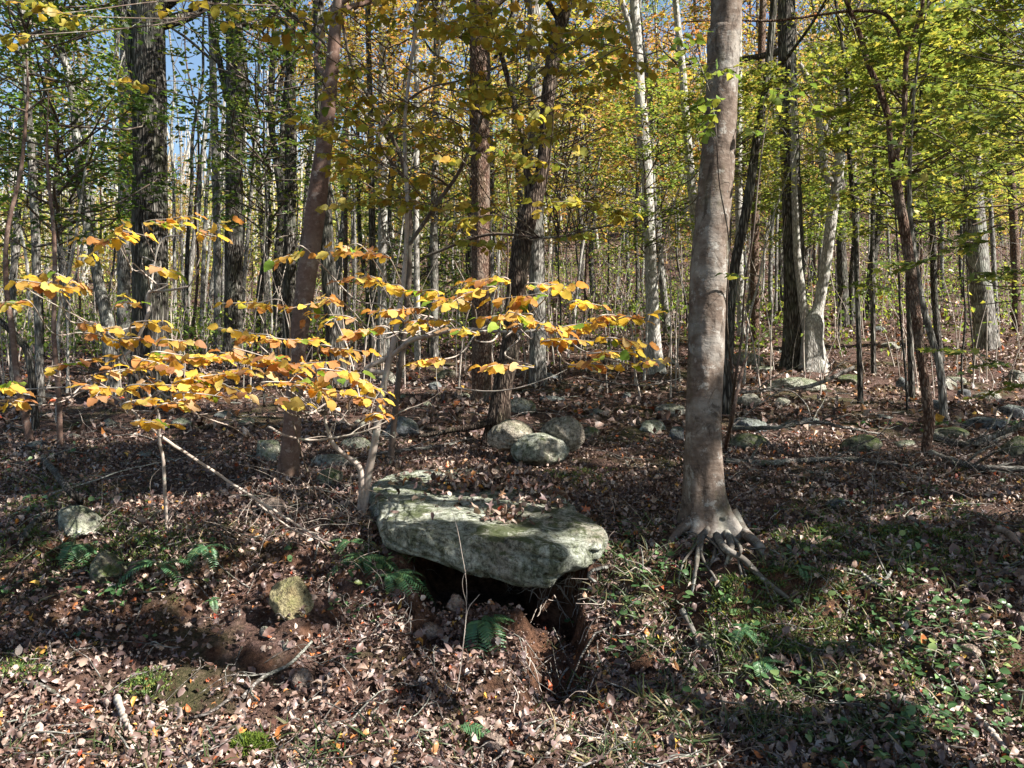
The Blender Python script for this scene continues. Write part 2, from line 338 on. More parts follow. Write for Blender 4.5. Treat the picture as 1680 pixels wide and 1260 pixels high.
def rotm(d, nrm):
    """frames: y axis = d, z axis ~ nrm ; arrays (n,3) -> (n,3,3) columns x,y,z"""
    d = d / (np.linalg.norm(d, axis=1)[:, None] + 1e-9)
    z = nrm - d * (nrm * d).sum(1)[:, None]; z /= np.linalg.norm(z, axis=1)[:, None] + 1e-9
    x = np.cross(d, z)
    return np.stack([x, d, z], -1)
def scatter(tmpls, pos, Rm, sc, r=rng):
    """tmpls: list of (V,F tri). returns V,F"""
    k = r.integers(0, len(tmpls), len(pos)); Vs = []; Fs = []; off = 0
    for t, (tv, tf) in enumerate(tmpls):
        s = np.nonzero(k == t)[0]
        if not len(s): continue
        v = np.einsum('nij,kj->nki', Rm[s], tv) * sc[s][:, None, None] + pos[s][:, None, :]
        f = tf[None] + (np.arange(len(s)) * len(tv))[:, None, None] + off
        Vs.append(v.reshape(-1, 3)); Fs.append(f.reshape(-1, tf.shape[1])); off += len(s) * len(tv)
    return np.concatenate(Vs), np.concatenate(Fs)

# leaf templates, unit length, base at origin, pointing +Y, normal +Z
def leaf_oval(width=.7, curl=.15, fold=.12, st=(0, .12, .35, .62, .85, 1), seed=0, tooth=0.0, asym=0.0):
    r = np.random.default_rng(seed); V = []; F = []
    for i, t in enumerate(st):
        w = width / 2 * (np.sin(np.pi * t ** .82) ** .75) if 0 < t < 1 else 0
        z = curl * np.sin(t * 2.6 + asym) - curl * .6 * t
        w1 = w * (1 + tooth * r.normal()); w2 = w * (1 + tooth * r.normal())
        V += [(-w1, t - .03 * w, z + fold * w1 * 2 + .04 * r.normal() * (w > 0)), (0, t, z), (w2, t - .03 * w, z + fold * w2 * 2 + .04 * r.normal() * (w > 0))]
    for i in range(len(st) - 1):
        a = i * 3
        for s in (0, 1):
            F += [(a + s, a + s + 1, a + s + 4), (a + s, a + s + 4, a + s + 3)]
    return np.array(V), np.array(F)
def leaf_lobed(n=5, curl=.25, seed=0):
    r = np.random.default_rng(seed); pts = [(0, 0)]
    A = np.linspace(-2.1, 2.1, n)
    for i, a in enumerate(A):
        L = .62 * (1 - .28 * abs(a) / 2.1) * (1 + .08 * r.normal())
        c = (.0, .38)
        if i: 
            am = (A[i - 1] + a) / 2; pts.append((c[0] + .24 * math.sin(am), c[1] + .24 * math.cos(am)))
        pts.append((c[0] + L * math.sin(a), c[1] + L * math.cos(a)))
    V = [(0, .38, 0)]
    for (x, y) in pts:
        rr = math.hypot(x, y - .38); V.append((x, y, curl * rr * rr * 1.4 * math.cos(2 * math.atan2(x, y - .38) + seed) + .05 * r.normal()))
    F = [(0, i, i + 1) for i in range(1, len(V) - 1)] + [(0, len(V) - 1, 1)]
    return np.array(V), np.array(F)
def leaf_quad(w=.62, bend=.12, seed=0):
    return np.array([(0, 0, 0), (-w / 2, .5, bend), (0, 1, -.1), (w / 2, .45, bend)]), np.array([(0, 1, 2), (0, 2, 3)])
LQ = [leaf_quad(.6, .15), leaf_quad(.75, -.05), leaf_quad(.5, .2)]
LITTER_T = [leaf_oval(.45, .5, .5, (0, .3, .7, 1), 7), leaf_oval(.8, -.25, .2, (0, .3, .7, 1), 8), leaf_oval(.6, .3, .35, (0, .25, .6, 1), 1), leaf_oval(.5, -.35, .3, (0, .3, .65, 1), 2), leaf_lobed(5, .5, 1), leaf_lobed(5, -.8, 2), leaf_oval(.7, .2, -.3, (0, .3, .7, 1), 4)]
NEAR_T = [leaf_oval(.78, .16, .10, (0, .07, .17, .3, .43, .56, .69, .8, .9, .96, 1), 20 + i, .07, i * .4) for i in range(6)]
MAPLE_T = [leaf_lobed(5, .25, 10 + i) for i in range(3)]

# ------------------------------------------------------------------ sky line needs nothing more: the world is the sky
# ------------------------------------------------------------------ forest floor
def make_ground():
    ys = [-30, -20, -12, -7, -4, -2, -1, 0, .8, 1.4, 1.9]
    y = 2.2
    while y < 3.0: ys.append(y); y += .05
    while y < 6.3: ys.append(y); y += .018
    while y < 420: ys.append(y); y *= 1.0085
    ys = np.array(ys); u = np.linspace(-1, 1, 560)
    u = np.sign(u) * (np.abs(u) * .55 + np.abs(u) ** 3 * .95)
    X = u[None, :] * (np.maximum(ys, 2.0)[:, None] * .95 + 1.2); Y = ys[:, None] * np.ones_like(X)
    Z = H(X, Y)
    n, m = X.shape
    i = np.arange(n - 1)[:, None] * m; j = np.arange(m - 1)[None, :]
    F = np.stack([i + j, i + j + 1, i + m + j + 1, i + m + j], -1).reshape(-1, 4)
    V = np.stack([X, Y, Z], -1).reshape(-1, 3)
    return obj('forest_floor', mesh_np('forest_floor', V, F, True, (M['ground'],)), kind='structure',
               label='sloping woodland floor of dark soil rising from a cut bank')
floor = make_ground()

def normals(x, y, e=.04):
    hx = (H(x + e, y) - H(x - e, y)) / (2 * e); hy = (H(x, y + e) - H(x, y - e)) / (2 * e)
    n = np.stack([-hx, -hy, np.ones_like(hx)], -1); return n / np.linalg.norm(n, axis=1)[:, None]

# ------------------------------------------------------------------ slab outline (also used to scatter leaves)
SLAB = np.array([(-.90, 5.36), (-.84, 5.16), (-.66, 5.04), (-.42, 4.98), (-.16, 4.90), (.08, 4.80), (.27, 4.80), (.45, 4.90), (.58, 5.03), (.65, 5.22), (.60, 5.48),
                 (.48, 5.78), (.44, 6.2), (.36, 6.7), (.1, 7.15), (-.35, 7.4), (-.8, 7.5), (-1.12, 7.3), (-1.22, 6.8), (-1.12, 6.2), (-.98, 5.75)])
SC0 = np.array([-.2, 6.0])
def slab_r(th):
    d = SLAB - SC0; a = np.arctan2(d[:, 1], d[:, 0]); o = np.argsort(a); a = a[o]; r = np.linalg.norm(d, axis=1)[o]
    return np.interp(th, np.concatenate([a - 2 * np.pi, a, a + 2 * np.pi]), np.concatenate([r, r, r]))
def slab_top(x, y):
    return .748 + .16 * np.clip((np.asarray(y, float) - 5.0) / 2.3, 0, 1.1) - .035 * sstep(.1, .65, x) * (1 - sstep(5.3, 6.2, y)) + .045 * fbm(x * 1.5, y * 1.5, 21, 3) - .03 * sstep(-.2, .25, x) * (1 - sstep(5.0, 5.5, y))
def in_slab(x, y, s=.97):
    dx = x - SC0[0]; dy = y - SC0[1]; return np.hypot(dx, dy) < s * slab_r(np.arctan2(dy, dx))

def make_slab():
    nt_, th = 300, np.linspace(-np.pi, np.pi, 300, endpoint=False)
    r = slab_r(th)
    k = np.array([.25, .5, .25]);
    for _ in range(3): r = np.convolve(np.concatenate([r[-1:], r, r[:1]]), k, 'valid')
    cx, cyy = np.cos(th), np.sin(th)
    ex = SC0[0] + r * cx; ey = SC0[1] + r * cyy
    # bottom height along the rim
    bx = np.array([-1.5, -.90, -.72, -.5, -.3, -.05, .12, .3, .45, .6, .7]); bz = np.array([.55, .56, .545, .50, .44, .41, .38, .395, .42, .47, .50])
    bot = np.interp(ex, bx, bz)
    rows = []
    for s in np.linspace(.04, .93, 34):
        x = SC0[0] + r * s * cx; y = SC0[1] + r * s * cyy
        rows.append(np.stack([x, y, slab_top(x, y) - .035 * max(0, (s - .7) / .23) ** 2 * .6], -1))
    xt = SC0[0] + r * .93 * cx; yt = SC0[1] + r * .93 * cyy; zt = slab_top(xt, yt) - .021
    for q in np.linspace(0.06, 1, 30):
        a = q * np.pi
        # rounded side profile
        s = .93 + .07 * (np.sin(a) ** .6) if q < .5 else 1 - .16 * (1 - np.sin(a)) ** 1.1
        z = zt + (bot - zt) * (1 - np.cos(a)) / 2
        rows.append(np.stack([SC0[0] + r * s * cx, SC0[1] + r * s * cyy, z], -1))
    for s in np.linspace(.80, .05, 12):
        rows.append(np.stack([SC0[0] + r * s * cx, SC0[1] + r * s * cyy, bot + .03 * (1 - s)], -1))
    P = np.array(rows); n, m, _ = P.shape
    # relief
    c = np.array([SC0[0], SC0[1], .6]); D = P - c; D[..., :2] *= .35; D /= np.linalg.norm(D, axis=2)[..., None]
    X, Y, Z = P[..., 0], P[..., 1], P[..., 2]
    f = .075 * fbm(X * 2.2 + Z * 3, Y * 2.2 - Z * 2, 31, 3) + +.034 * fbm(X * 7 + Z * 9, Y * 7 + Z * 4, 32, 3) + .008 * fbm(X * 30 + Z * 31, Y * 30 + Z * 17, 33, 2)
    q_ = np.abs(fbm(X * 3 + Z * 5, Y * 3 - Z * 6, 36, 3)); f = f - .05 * np.maximum(0, .12 - q_) / .12 * .8 - .03 * sstep(.25, .45, fbm(X * 4.5, Y * 4.5 + Z * 5, 37, 2))
    side = np.zeros((n, 1)); side[:] = .55; side[30:66] = 1.0
    P = P + D * (f * side)[..., None]
    # two shallow chipped ledges in the face
    V = P.reshape(-1, 3)
    i = np.arange(n - 1)[:, None] * m; j = np.arange(m)[None, :]; j2 = (j + 1) % m
    F = np.stack([i + j, i + m + j, i + m + j2, i + j2], -1).reshape(-1, 4)
    V = np.vstack([V, P[0].mean(0), P[-1].mean(0)]); jj = np.arange(m); t = n * m
    T = np.concatenate([np.stack([np.full(m, t), jj, (jj + 1) % m], -1), np.stack([np.full(m, t + 1), (n - 1) * m + (jj + 1) % m, (n - 1) * m + jj], -1)])
    org = np.array([SC0[0], SC0[1], .5])
    o = obj('boulder', mesh_np('flat_boulder', V - org, [F, T], True, (M['rock_slab'],)), loc=org)
    o['label'] = 'huge flat lichen covered slab of rock overhanging the dark hollow in the bank'; o['category'] = 'boulder'
make_slab()

# ------------------------------------------------------------------ stones
_ico = {}
def ico(level):
    if level not in _ico:
        import bmesh
        b = bmesh.new(); bmesh.ops.create_icosphere(b, subdivisions=level, radius=1)
        _ico[level] = (np.array([v.co[:] for v in b.verts]), np.array([[v.index for v in f.verts] for f in b.faces])); b.free()
    return _ico[level]
def stone_mesh(name, size, m, seed, level=4, block=.35, rough=.12, rot=0, tilt=0):
    V, F = ico(level); r = np.random.default_rng(seed)
    P = V.copy(); 
    # cut with random planes -> facets
    for _ in range(9):
        d = r.normal(size=3); d /= np.linalg.norm(d); h = 1 - min(.6, block * 1.25 + .04) * r.uniform(.35, 1.0)
        q = P @ d; P -= np.where(q > h, (q - h) * .94, 0)[:, None] * d
    ox = r.random(3) * 50
    n = fbm(V[:, 0] * 1.3 + V[:, 2] * 1.1 + ox[0], V[:, 1] * 1.3 - V[:, 2] * .8 + ox[1], 41, 3) + .35 * fbm(V[:, 0] * 6 + V[:, 2] * 5 + ox[2], V[:, 1] * 6 - V[:, 2] * 4, 42, 2)
    P *= (1 + rough * n * 1.5)[:, None]
    P *= np.array(size) / 2 / np.abs(P).max(0)
    a, t = rot, tilt
    Rz = np.array([[math.cos(a), -math.sin(a), 0], [math.sin(a), math.cos(a), 0], [0, 0, 1]]); Rx = np.array([[math.cos(t), 0, math.sin(t)], [0, 1, 0], [-math.sin(t), 0, math.cos(t)]])
    P = P @ Rz.T @ Rx.T
    return mesh_np(name, P, F, True, (m,))
STONE_FOOT = []
def stone(x0, x1, y0, y1, m, label, seed, depth=1.0, block=.3, level=4, sink=.22, base=None, rough=.12, tilt=0, name='stone', d=None, group=None):
    """stone that fills this box of the photograph, resting where its foot meets the ground"""
    cx = (x0 + x1) / 2
    if d is None:
        p = gnd(cx, y1 - (y1 - y0) * .06); d = p[1]
    w = (x1 - x0) / FPX * d; hv = (y1 - y0) / FPX * d
    hh = hv / (1 - sink); dep = w * depth
    zb = EYE - (y1 - 630) / FPX * d
    c = np.array([(cx - 840) / FPX * (d + dep * .4), d + dep * .4, zb + hv - hh / 2])
    c[2] = zb + hv / 2 - hh * sink / 2
    o = obj(name, stone_mesh(name, (w, dep, hh), M[m], seed, level, block, rough, tilt=tilt), loc=c)
    o['label'] = label; o['category'] = 'boulder' if name == 'boulder' else 'stone'
    if group: o['group'] = group
    STONE_FOOT.append((c[0], c[1], w / 2, dep / 2, c[2] + hh / 2)); return o
S = stone
S(832, 936, 711, 773, 'rock_slab', 'rounded green mossy boulder in front of the other two behind the slab', 3, 1.0, .12, 5, .04, name='boulder', rough=.10)
S(798, 878, 689, 742, 'rock_tan', 'sunlit tan boulder on the left of the three boulders behind the slab', 5, 1.0, .25, 5, .1, name='boulder', d=7.95)
S(886, 962, 684, 742, 'rock_tan', 'domed tan boulder at the right rear of the three boulders', 8, 1.0, .25, 5, .1, name='boulder', d=7.95)
S(442, 517, 954, 1024, 'rock_ochre', 'squarish ochre moss covered stone standing out of the bank', 9, .8, .75, 5, .12, rough=.05, tilt=-.15)
S(88, 168, 838, 890, 'rock', 'smooth olive stone bulging from the shaded bank on the left', 12, 1.0, .3, 4, .1, tilt=.5)
S(150, 215, 905, 965, 'rock_mossy', 'dark mossy stone set below the olive stone in the left bank', 14, 1.0, .4, 4)
S(206, 238, 922, 962, 'rock_pink', 'small pink faced stone beside the dark mossy one in the left bank', 15, 1.0, .5, 3)
S(418, 462, 722, 758, 'rock', 'grey green stone just left of the brown leaning trunk foot', 16, 1.0, .4, 4)
S(420, 470, 818, 850, 'rock_pink', 'flat tan stone under the long fallen pale stick', 17, 1.0, .6, 3)
S(520, 570, 770, 800, 'rock_mossy', 'low dark mossy stone right of the brown leaning trunk foot', 18, 1.0, .4, 4)
S(498, 590, 748, 770, 'rock_pale', 'long low pale stone behind the forked sapling', 19, .6, .5, 4)
S(556, 612, 718, 742, 'rock', 'flat moss topped stone between the forked sapling and the leaning trunk', 20, .8, .4, 4)
S(624, 690, 684, 722, 'rock_grey', 'dark grey boulder right of the forked sapling, half buried in leaves', 21, 1.0, .35, 4)
S(618, 662, 608, 634, 'rock_pale', 'pale jagged boulder of the heap at the wood edge behind the sapling', 22, 1.0, .6, 4)
S(648, 668, 603, 628, 'rock_pale', 'upright pale stone on the right of the jagged heap', 23, 1.0, .6, 3)
S(712, 748, 602, 630, 'rock_mossy', 'dark mossy block standing left of the deeply furrowed trunk', 24, 1.0, .6, 4)
S(702, 730, 626, 640, 'rock_grey', 'small grey stone at the foot of the dark mossy block', 25, 1.0, .6, 3)
S(752, 776, 644, 658, 'rock', 'low green stone touching the left foot of the furrowed trunk', 26, 1.0, .4, 3)
S(822, 876, 652, 680, 'rock_pale', 'pale long boulder behind the dark leaning trunk', 27, .7, .35, 4)
S(858, 880, 654, 680, 'rock_mossy', 'arched green lump at the right end of the pale long boulder', 28, 1.0, .3, 3)
S(884, 928, 648, 666, 'rock_grey', 'bluish grey flat stone behind the three boulders', 29, 1.0, .4, 4)
S(880, 925, 608, 628, 'rock_grey', 'small grey stone at the foot of the pale grey trunk', 30, 1.0, .4, 3)
S(1012, 1048, 640, 660, 'rock_grey', 'blue grey stone on open leaf floor left of the big smooth trunk', 31, 1.0, .4, 4)
S(1076, 1132, 660, 686, 'rock_pale', 'pale grey slab stone tucked against the big smooth trunk', 32, 1.0, .4, 4)
S(1042, 1096, 690, 712, 'rock', 'low greenish stone flush with the leaves left of the big smooth trunk', 33, 1.0, .4, 4)
S(1096, 1130, 700, 726, 'rock_grey', 'blackish stone half hidden behind the big smooth trunk', 34, 1.0, .4, 3)
S(948, 985, 700, 722, 'rock_mossy', 'low mossy stone right behind the domed tan boulder', 35, 1.0, .4, 3)
S(1076, 1092, 672, 690, 'rock_pink', 'small tan stone leaning before the pale grey slab stone', 36, 1.0, .4, 3)
S(1206, 1249, 644, 674, 'rock_pale', 'bright sunlit angular white stone right of the big smooth trunk', 37, 1.0, .7, 4)
S(1196, 1258, 576, 606, 'rock_pale', 'tilted pale ribbed boulder beyond the bright angular stone', 38, 1.0, .5, 4, tilt=.2)
S(1228, 1270, 598, 614, 'rock', 'low green stone in front of the tilted ribbed boulder', 39, 1.0, .4, 3)
S(1258, 1356, 618, 646, 'rock', 'broad green grey slab lying before the pale forked tree', 40, .7, .3, 4)
S(1366, 1416, 612, 640, 'rock_mossy', 'dark mossy boulder right of the broad green slab', 41, 1.0, .4, 4)
S(1202, 1258, 682, 712, 'rock_grey', 'dark rounded stone right of the smooth trunk before the white stone', 42, 1.0, .25, 4)
S(1190, 1260, 712, 738, 'rock_mossy', 'low moss covered mound stone below the dark rounded one', 43, 1.0, .2, 4)
S(1376, 1452, 714, 744, 'rock_mossy', 'low moss covered boulder in the middle of the right clearing', 44, .8, .2, 4)
S(1526, 1588, 700, 722, 'rock_mossy', 'mossy olive hump right of the slender forked tree', 45, 1.0, .2, 4)
S(1584, 1652, 684, 708, 'rock_grey', 'smooth grey oval boulder near the right edge', 46, 1.0, .25, 4)
S(1568, 1594, 638, 660, 'rock_grey', 'grey block in the stone heap behind the slender forked tree', 47, 1.0, .5, 3)
S(1538, 1568, 616, 644, 'rock_pale', 'pale upright stone at the left of the heap behind the forked tree', 48, 1.0, .5, 3)
S(1550, 1584, 618, 634, 'rock', 'flat green stone on top of the heap behind the forked tree', 49, 1.0, .5, 3)
S(1470, 1500, 618, 646, 'rock_grey', 'black shaded stone left of the slender forked tree', 50, 1.0, .4, 3)
S(1514, 1552, 656, 674, 'rock_grey', 'low grey stone right beside the thin second stem', 51, 1.0, .4, 3)
S(1640, 1690, 664, 690, 'rock_grey', 'dark angular stone cut by the right edge above the oval boulder', 52, 1.0, .5, 3)
S(1640, 1700, 716, 756, 'rock_mossy', 'bright mossy boulder cut by the right edge below the dead branch', 53, 1.0, .3, 4)
S(1352, 1396, 812, 838, 'rock_grey', 'small grey stone on the shaded leaves of the right clearing', 54, 1.0, .5, 3)
S(1440, 1500, 828, 850, 'rock', 'low lichened stone sunk in leaves at the centre right', 55, 1.0, .4, 3)
S(1100, 1128, 860, 884, 'rock_mossy', 'mossy lump at the left foot of the big smooth trunk', 56, 1.0, .4, 3)
S(730, 766, 976, 1004, 'rock_pink', 'rounded brown stone at the left mouth of the dark hollow', 57, 1.0, .35, 4)
S(672, 730, 1024, 1056, 'rock_pink', 'long brown stone in the bank below the hollow', 58, .7, .4, 4)
S(454, 482, 1052, 1070, 'rock_pale', 'small bright cream stone below the ochre mossy stone', 59, 1.0, .6, 3)
S(430, 454, 1056, 1072, 'rock_pink', 'small rose stone just left of the bright cream stone', 60, 1.0, .6, 3)
S(486, 518, 1078, 1098, 'rock_pale', 'flat cream stone beside the slanting stick in the bank', 61, 1.0, .6, 3)
S(466, 514, 1104, 1142, 'rock_pink', 'round rose stone under the slanting stick', 62, 1.0, .35, 4)
S(790, 842, 1212, 1250, 'rock_pink', 'flat sandy stone beside the low fern at the bottom', 63, 1.0, .6, 4)
S(424, 446, 1030, 1052, 'rock_pale', 'small tan chip under the ochre mossy stone', 64, 1.0, .6, 3)
S(1146, 1190, 1040, 1070, 'rock_mossy', 'dark mossy stone in the bank below the big root', 65, 1.0, .4, 3)
S(1560, 1612, 1062, 1092, 'rock_pink', 'brown lump stone in the ground cover at the right', 66, 1.0, .4, 3)
S(1654, 1700, 1010, 1052, 'rock_pink', 'tan stone cut by the right edge in the ground cover', 67, 1.0, .4, 3)
S(1268, 1300, 652, 668, 'rock_pale', 'small pale stone on the sunlit leaves right of the white angular stone', 80, 1.0, .5, 3)
S(1222, 1256, 556, 572, 'rock_pale', 'pale stone at the foot of the orange tinted trunk', 81, 1.0, .5, 3)
S(1440, 1486, 560, 578, 'rock_pale', 'pale flat stone far back in the sunlit right clearing', 82, .8, .5, 3)
S(1270, 1300, 590, 604, 'rock_pale', 'little bright stone beside the foot of the thick furrowed trunk', 83, 1.0, .5, 3)
S(1592, 1640, 640, 662, 'rock_pale', 'pale lumpy stone at the right of the heap behind the forked tree', 84, 1.0, .5, 3)
S(960, 1000, 668, 684, 'rock_pale', 'low pale stone in the leaves midway to the big smooth trunk', 85, 1.0, .5, 3)
S(1650, 1690, 606, 630, 'rock_pale', 'pale stone cut by the right edge in green scrub', 86, 1.0, .5, 3)
for k, (px, py) in enumerate([(590, 700), (655, 660), (700, 668), (330, 740), (240, 752), (180, 700), (300, 700), (365, 690), (985, 655), (1150, 640), (1290, 560), (1330, 700), (1450, 690), (1480, 735), (1280, 585), (1010, 600), (960, 610), (1440, 545), (1530, 560), (1100, 600), (60, 740), (120, 720), (400, 700)]):
    wpx = random.uniform(16, 44); dd = random.uniform(.35, .5)
    S(px - wpx / 2, px + wpx / 2, py - wpx * dd, py, random.choice(['rock_grey', 'rock', 'rock_mossy', 'rock_pale']), 'one of the small half buried stones scattered over the leafy forest floor', 100 + k, 1.0, .45, 3, group='small half buried stones on the forest floor')
# moss cushion at the bottom
def moss_cushion():
    c = gnd(405, 1238); V, F = ico(4); V = V * np.array([.105, .075, .06])
    g = Geo(); g.add(V, F); n = 2600
    th = rng.random(n) * 2 * np.pi; zz = rng.random(n); rr = np.sqrt(1 - zz ** 2)
    p = np.stack([.105 * rr * np.cos(th), .075 * rr * np.sin(th), .06 * zz], -1); nr = p / np.array([.105, .075, .06]) ** 2; nr /= np.linalg.norm(nr, axis=1)[:, None]
    d = nr + rng.normal(size=(n, 3)) * .45
    v, f = scatter([leaf_quad(.22, .1)], p, rotm(d, rng.normal(size=(n, 3))), rng.uniform(.012, .026, n)); g.add(v, f)
    o = obj('moss_cushion', g.mesh('moss_cushion', M['moss'], False), loc=c + np.array([0, .04, -.005])); o['label'] = 'bright green moss cushion on the leaves at the bottom of the bank'; o['category'] = 'moss'
moss_cushion()

# ------------------------------------------------------------------ trees
def furrow(amp, nf, vs, seed, lump=.05):
    def f(rr, s, th):
        a = th / (2 * np.pi) * nf
        w = fbm(s * vs * .5, np.cos(th) * 2 + np.sin(th), seed + 3, 2)
        n = vn((a + w * 1.2) % nf, s * vs, seed); n2 = vn((a * 2 + 5) % (2 * nf), s * vs * 2.1, seed + 1)
        rid = np.abs(n) * 2
        return rr * (1 + lump * fbm(np.cos(th) * 1.1 + s * .9, np.sin(th) * 1.1 + s * .5, seed + 8, 3)) + amp * (rid - .5) + amp * .4 * n2
    return f
def proj_poly(pts, d0, lean=0.0):
    """pts: (px, py, width px) traced along a stem that stands d0 metres away; returns 3D points, radii"""
    P = []; W = []
    for i, (px, py, w) in enumerate(pts):
        d = d0 + lean * (i / max(1, len(pts) - 1))
        P.append(ray(px, py, d)); W.append(w / FPX * d / 2)
    return np.array(P), np.array(W)
def limb_points(p0, d0, L, n=6, wob=.16, up=.12, r=random):
    P = [np.array(p0, float)]; d = np.array(d0, float); d /= np.linalg.norm(d)
    for i in range(n):
        d = d + np.array([r.gauss(0, wob), r.gauss(0, wob), r.gauss(0, wob) + up]); d /= np.linalg.norm(d)
        P.append(P[-1] + d * L / n)
    return np.array(P)
LEAF_SITES = []
def tree(name, label, pts, d, mat_, base=None, top=16.0, sides=14, disp=None, flare=1.5, crown=None, limbs=3, step=.25, group=None, extra=(), cat='tree', crown_z=None, lean=0, cs=1.0, tint=(1, 1, 1, 1), limb_mat=None):
    """pts from foot up to where the stem leaves the photograph; continued up to `top`"""
    P, W = proj_poly(pts, d, lean)
    if base is None:
        gz = h1(P[0][0], P[0][1]); P[0][2] = min(P[0][2], gz)
    P = np.vstack([[P[0] + (P[0] - P[1]) / np.linalg.norm(P[0] - P[1]) * .25], P]); P[0][:2] = P[1][:2]; W = np.concatenate([[W[0] * 1.1], W]); 
    if top > P[-1][2] + .5:
        dr = P[-1] - P[-3]; dr /= np.linalg.norm(dr); dr = dr * .55 + np.array([0, 0, .6]); n = 4; seg = (top - P[-1][2]) / n / max(dr[2], .3)
        w0 = W[-1]
        for i in range(n):
            dr = dr + np.array([random.gauss(0, .05), random.gauss(0, .05), 0]); P = np.vstack([P, P[-1] + dr * seg]); W = np.append(W, w0 * (1 - (i + 1) / n * .8))
    L = np.linalg.norm(np.diff(P, axis=0), axis=1).sum(); n = max(8, int(L / step))
    Q = catmull(P, n); tt = np.linspace(0, 1, n) * (len(W) - 1); rad = np.interp(tt, np.arange(len(W)), W)
    foot = Q[0][2] + .25
    rad = rad * (1 + (flare - 1) * .22 * np.exp(-np.maximum(0, Q[:, 2] - foot) / (rad[2] * 1.1 + .03)))
    org = np.array([P[1][0], P[1][1], P[1][2]])
    root = thing(name, label, cat, org, group)
    ph = random.uniform(0, 6.28); nl = 3 if sides < 24 else 5
    def dsp(rr, s, th):
        q = disp(rr, s, th) if disp else rr
        b = np.maximum(0, np.cos(nl * th / 1.0 + ph + .8 * np.sin(th + ph))) ** 1.5
        return q * (1 + .30 * (b - .15) * np.exp(-np.maximum(s - .2, 0) / (W[1] * 1.6 + .05)) * flare)
    g = Geo(); V, F = tube(Q, rad, sides, dsp); g.add(V, F)
    obj('trunk', g.mesh('trunk', M[mat_], True, org), root)
    lm = M[limb_mat or mat_]
    for ex in extra:      # traced secondary stems / limbs: (pts, dd)
        EP, EW = proj_poly(ex[0], d + (ex[1] if len(ex) > 1 else 0))
        if ex[0][-1][1] <= 5 and (len(ex) < 3):
            dr = EP[-1] - EP[-2]; dr /= np.linalg.norm(dr)
            for i in range(3): EP = np.vstack([EP, EP[-1] + (dr + np.array([0, 0, .4])) * 1.2]); EW = np.append(EW, EW[-1] * .75)
        m_ = max(8, int(np.linalg.norm(np.diff(EP, axis=0), axis=1).sum() / min(step, .12)))
        g = Geo(); addtube(g, catmull(EP, m_), np.interp(np.linspace(0, len(EW) - 1, m_), np.arange(len(EW)), EW), max(6, sides // 2 * 2 - 4), None)
        obj('limb', g.mesh('limb', lm, True, org), root)
    # limbs above the picture or between the leaves
    for i in range(limbs):
        t = random.uniform(.5, .92); k = int(t * (n - 1)); p = Q[k]
        if p[2] < 4.2: continue
        a = random.uniform(0, 6.28); dr = np.array([math.cos(a), math.sin(a), random.uniform(.3, .9)])
        LP = limb_points(p, dr, random.uniform(1.5, 4), 7); r0 = rad[k] * .5
        g = Geo(); addtube(g, catmull(LP, 18), np.linspace(r0, r0 * .15, 18), 7)
        for q in range(3):
            kk = random.randint(2, 6); a2 = random.uniform(0, 6.28)
            SP = limb_points(LP[kk], LP[kk] - LP[kk - 1] + .35 * np.array([math.cos(a2), math.sin(a2), .2]), random.uniform(.6, 1.8), 5)
            addtube(g, catmull(SP, 10), np.linspace(r0 * .3, r0 * .06, 10), 5)
        obj('limb', g.mesh('limb', lm, True, org), root)
    if crown:
        cz = crown_z if crown_z is not None else top * .62
        k = int(np.argmin(np.abs(Q[:, 2] - cz)))
        c = bpy.data.objects.new('crown', crown); COL.objects.link(c); c.parent = root
        c.location = Q[k] - org; s = cs; c.scale = (s, s, s); c.rotation_euler = (0, 0, random.uniform(0, 6.28)); c.color = tint; c['kind'] = 'stuff'
    return root, Q, rad

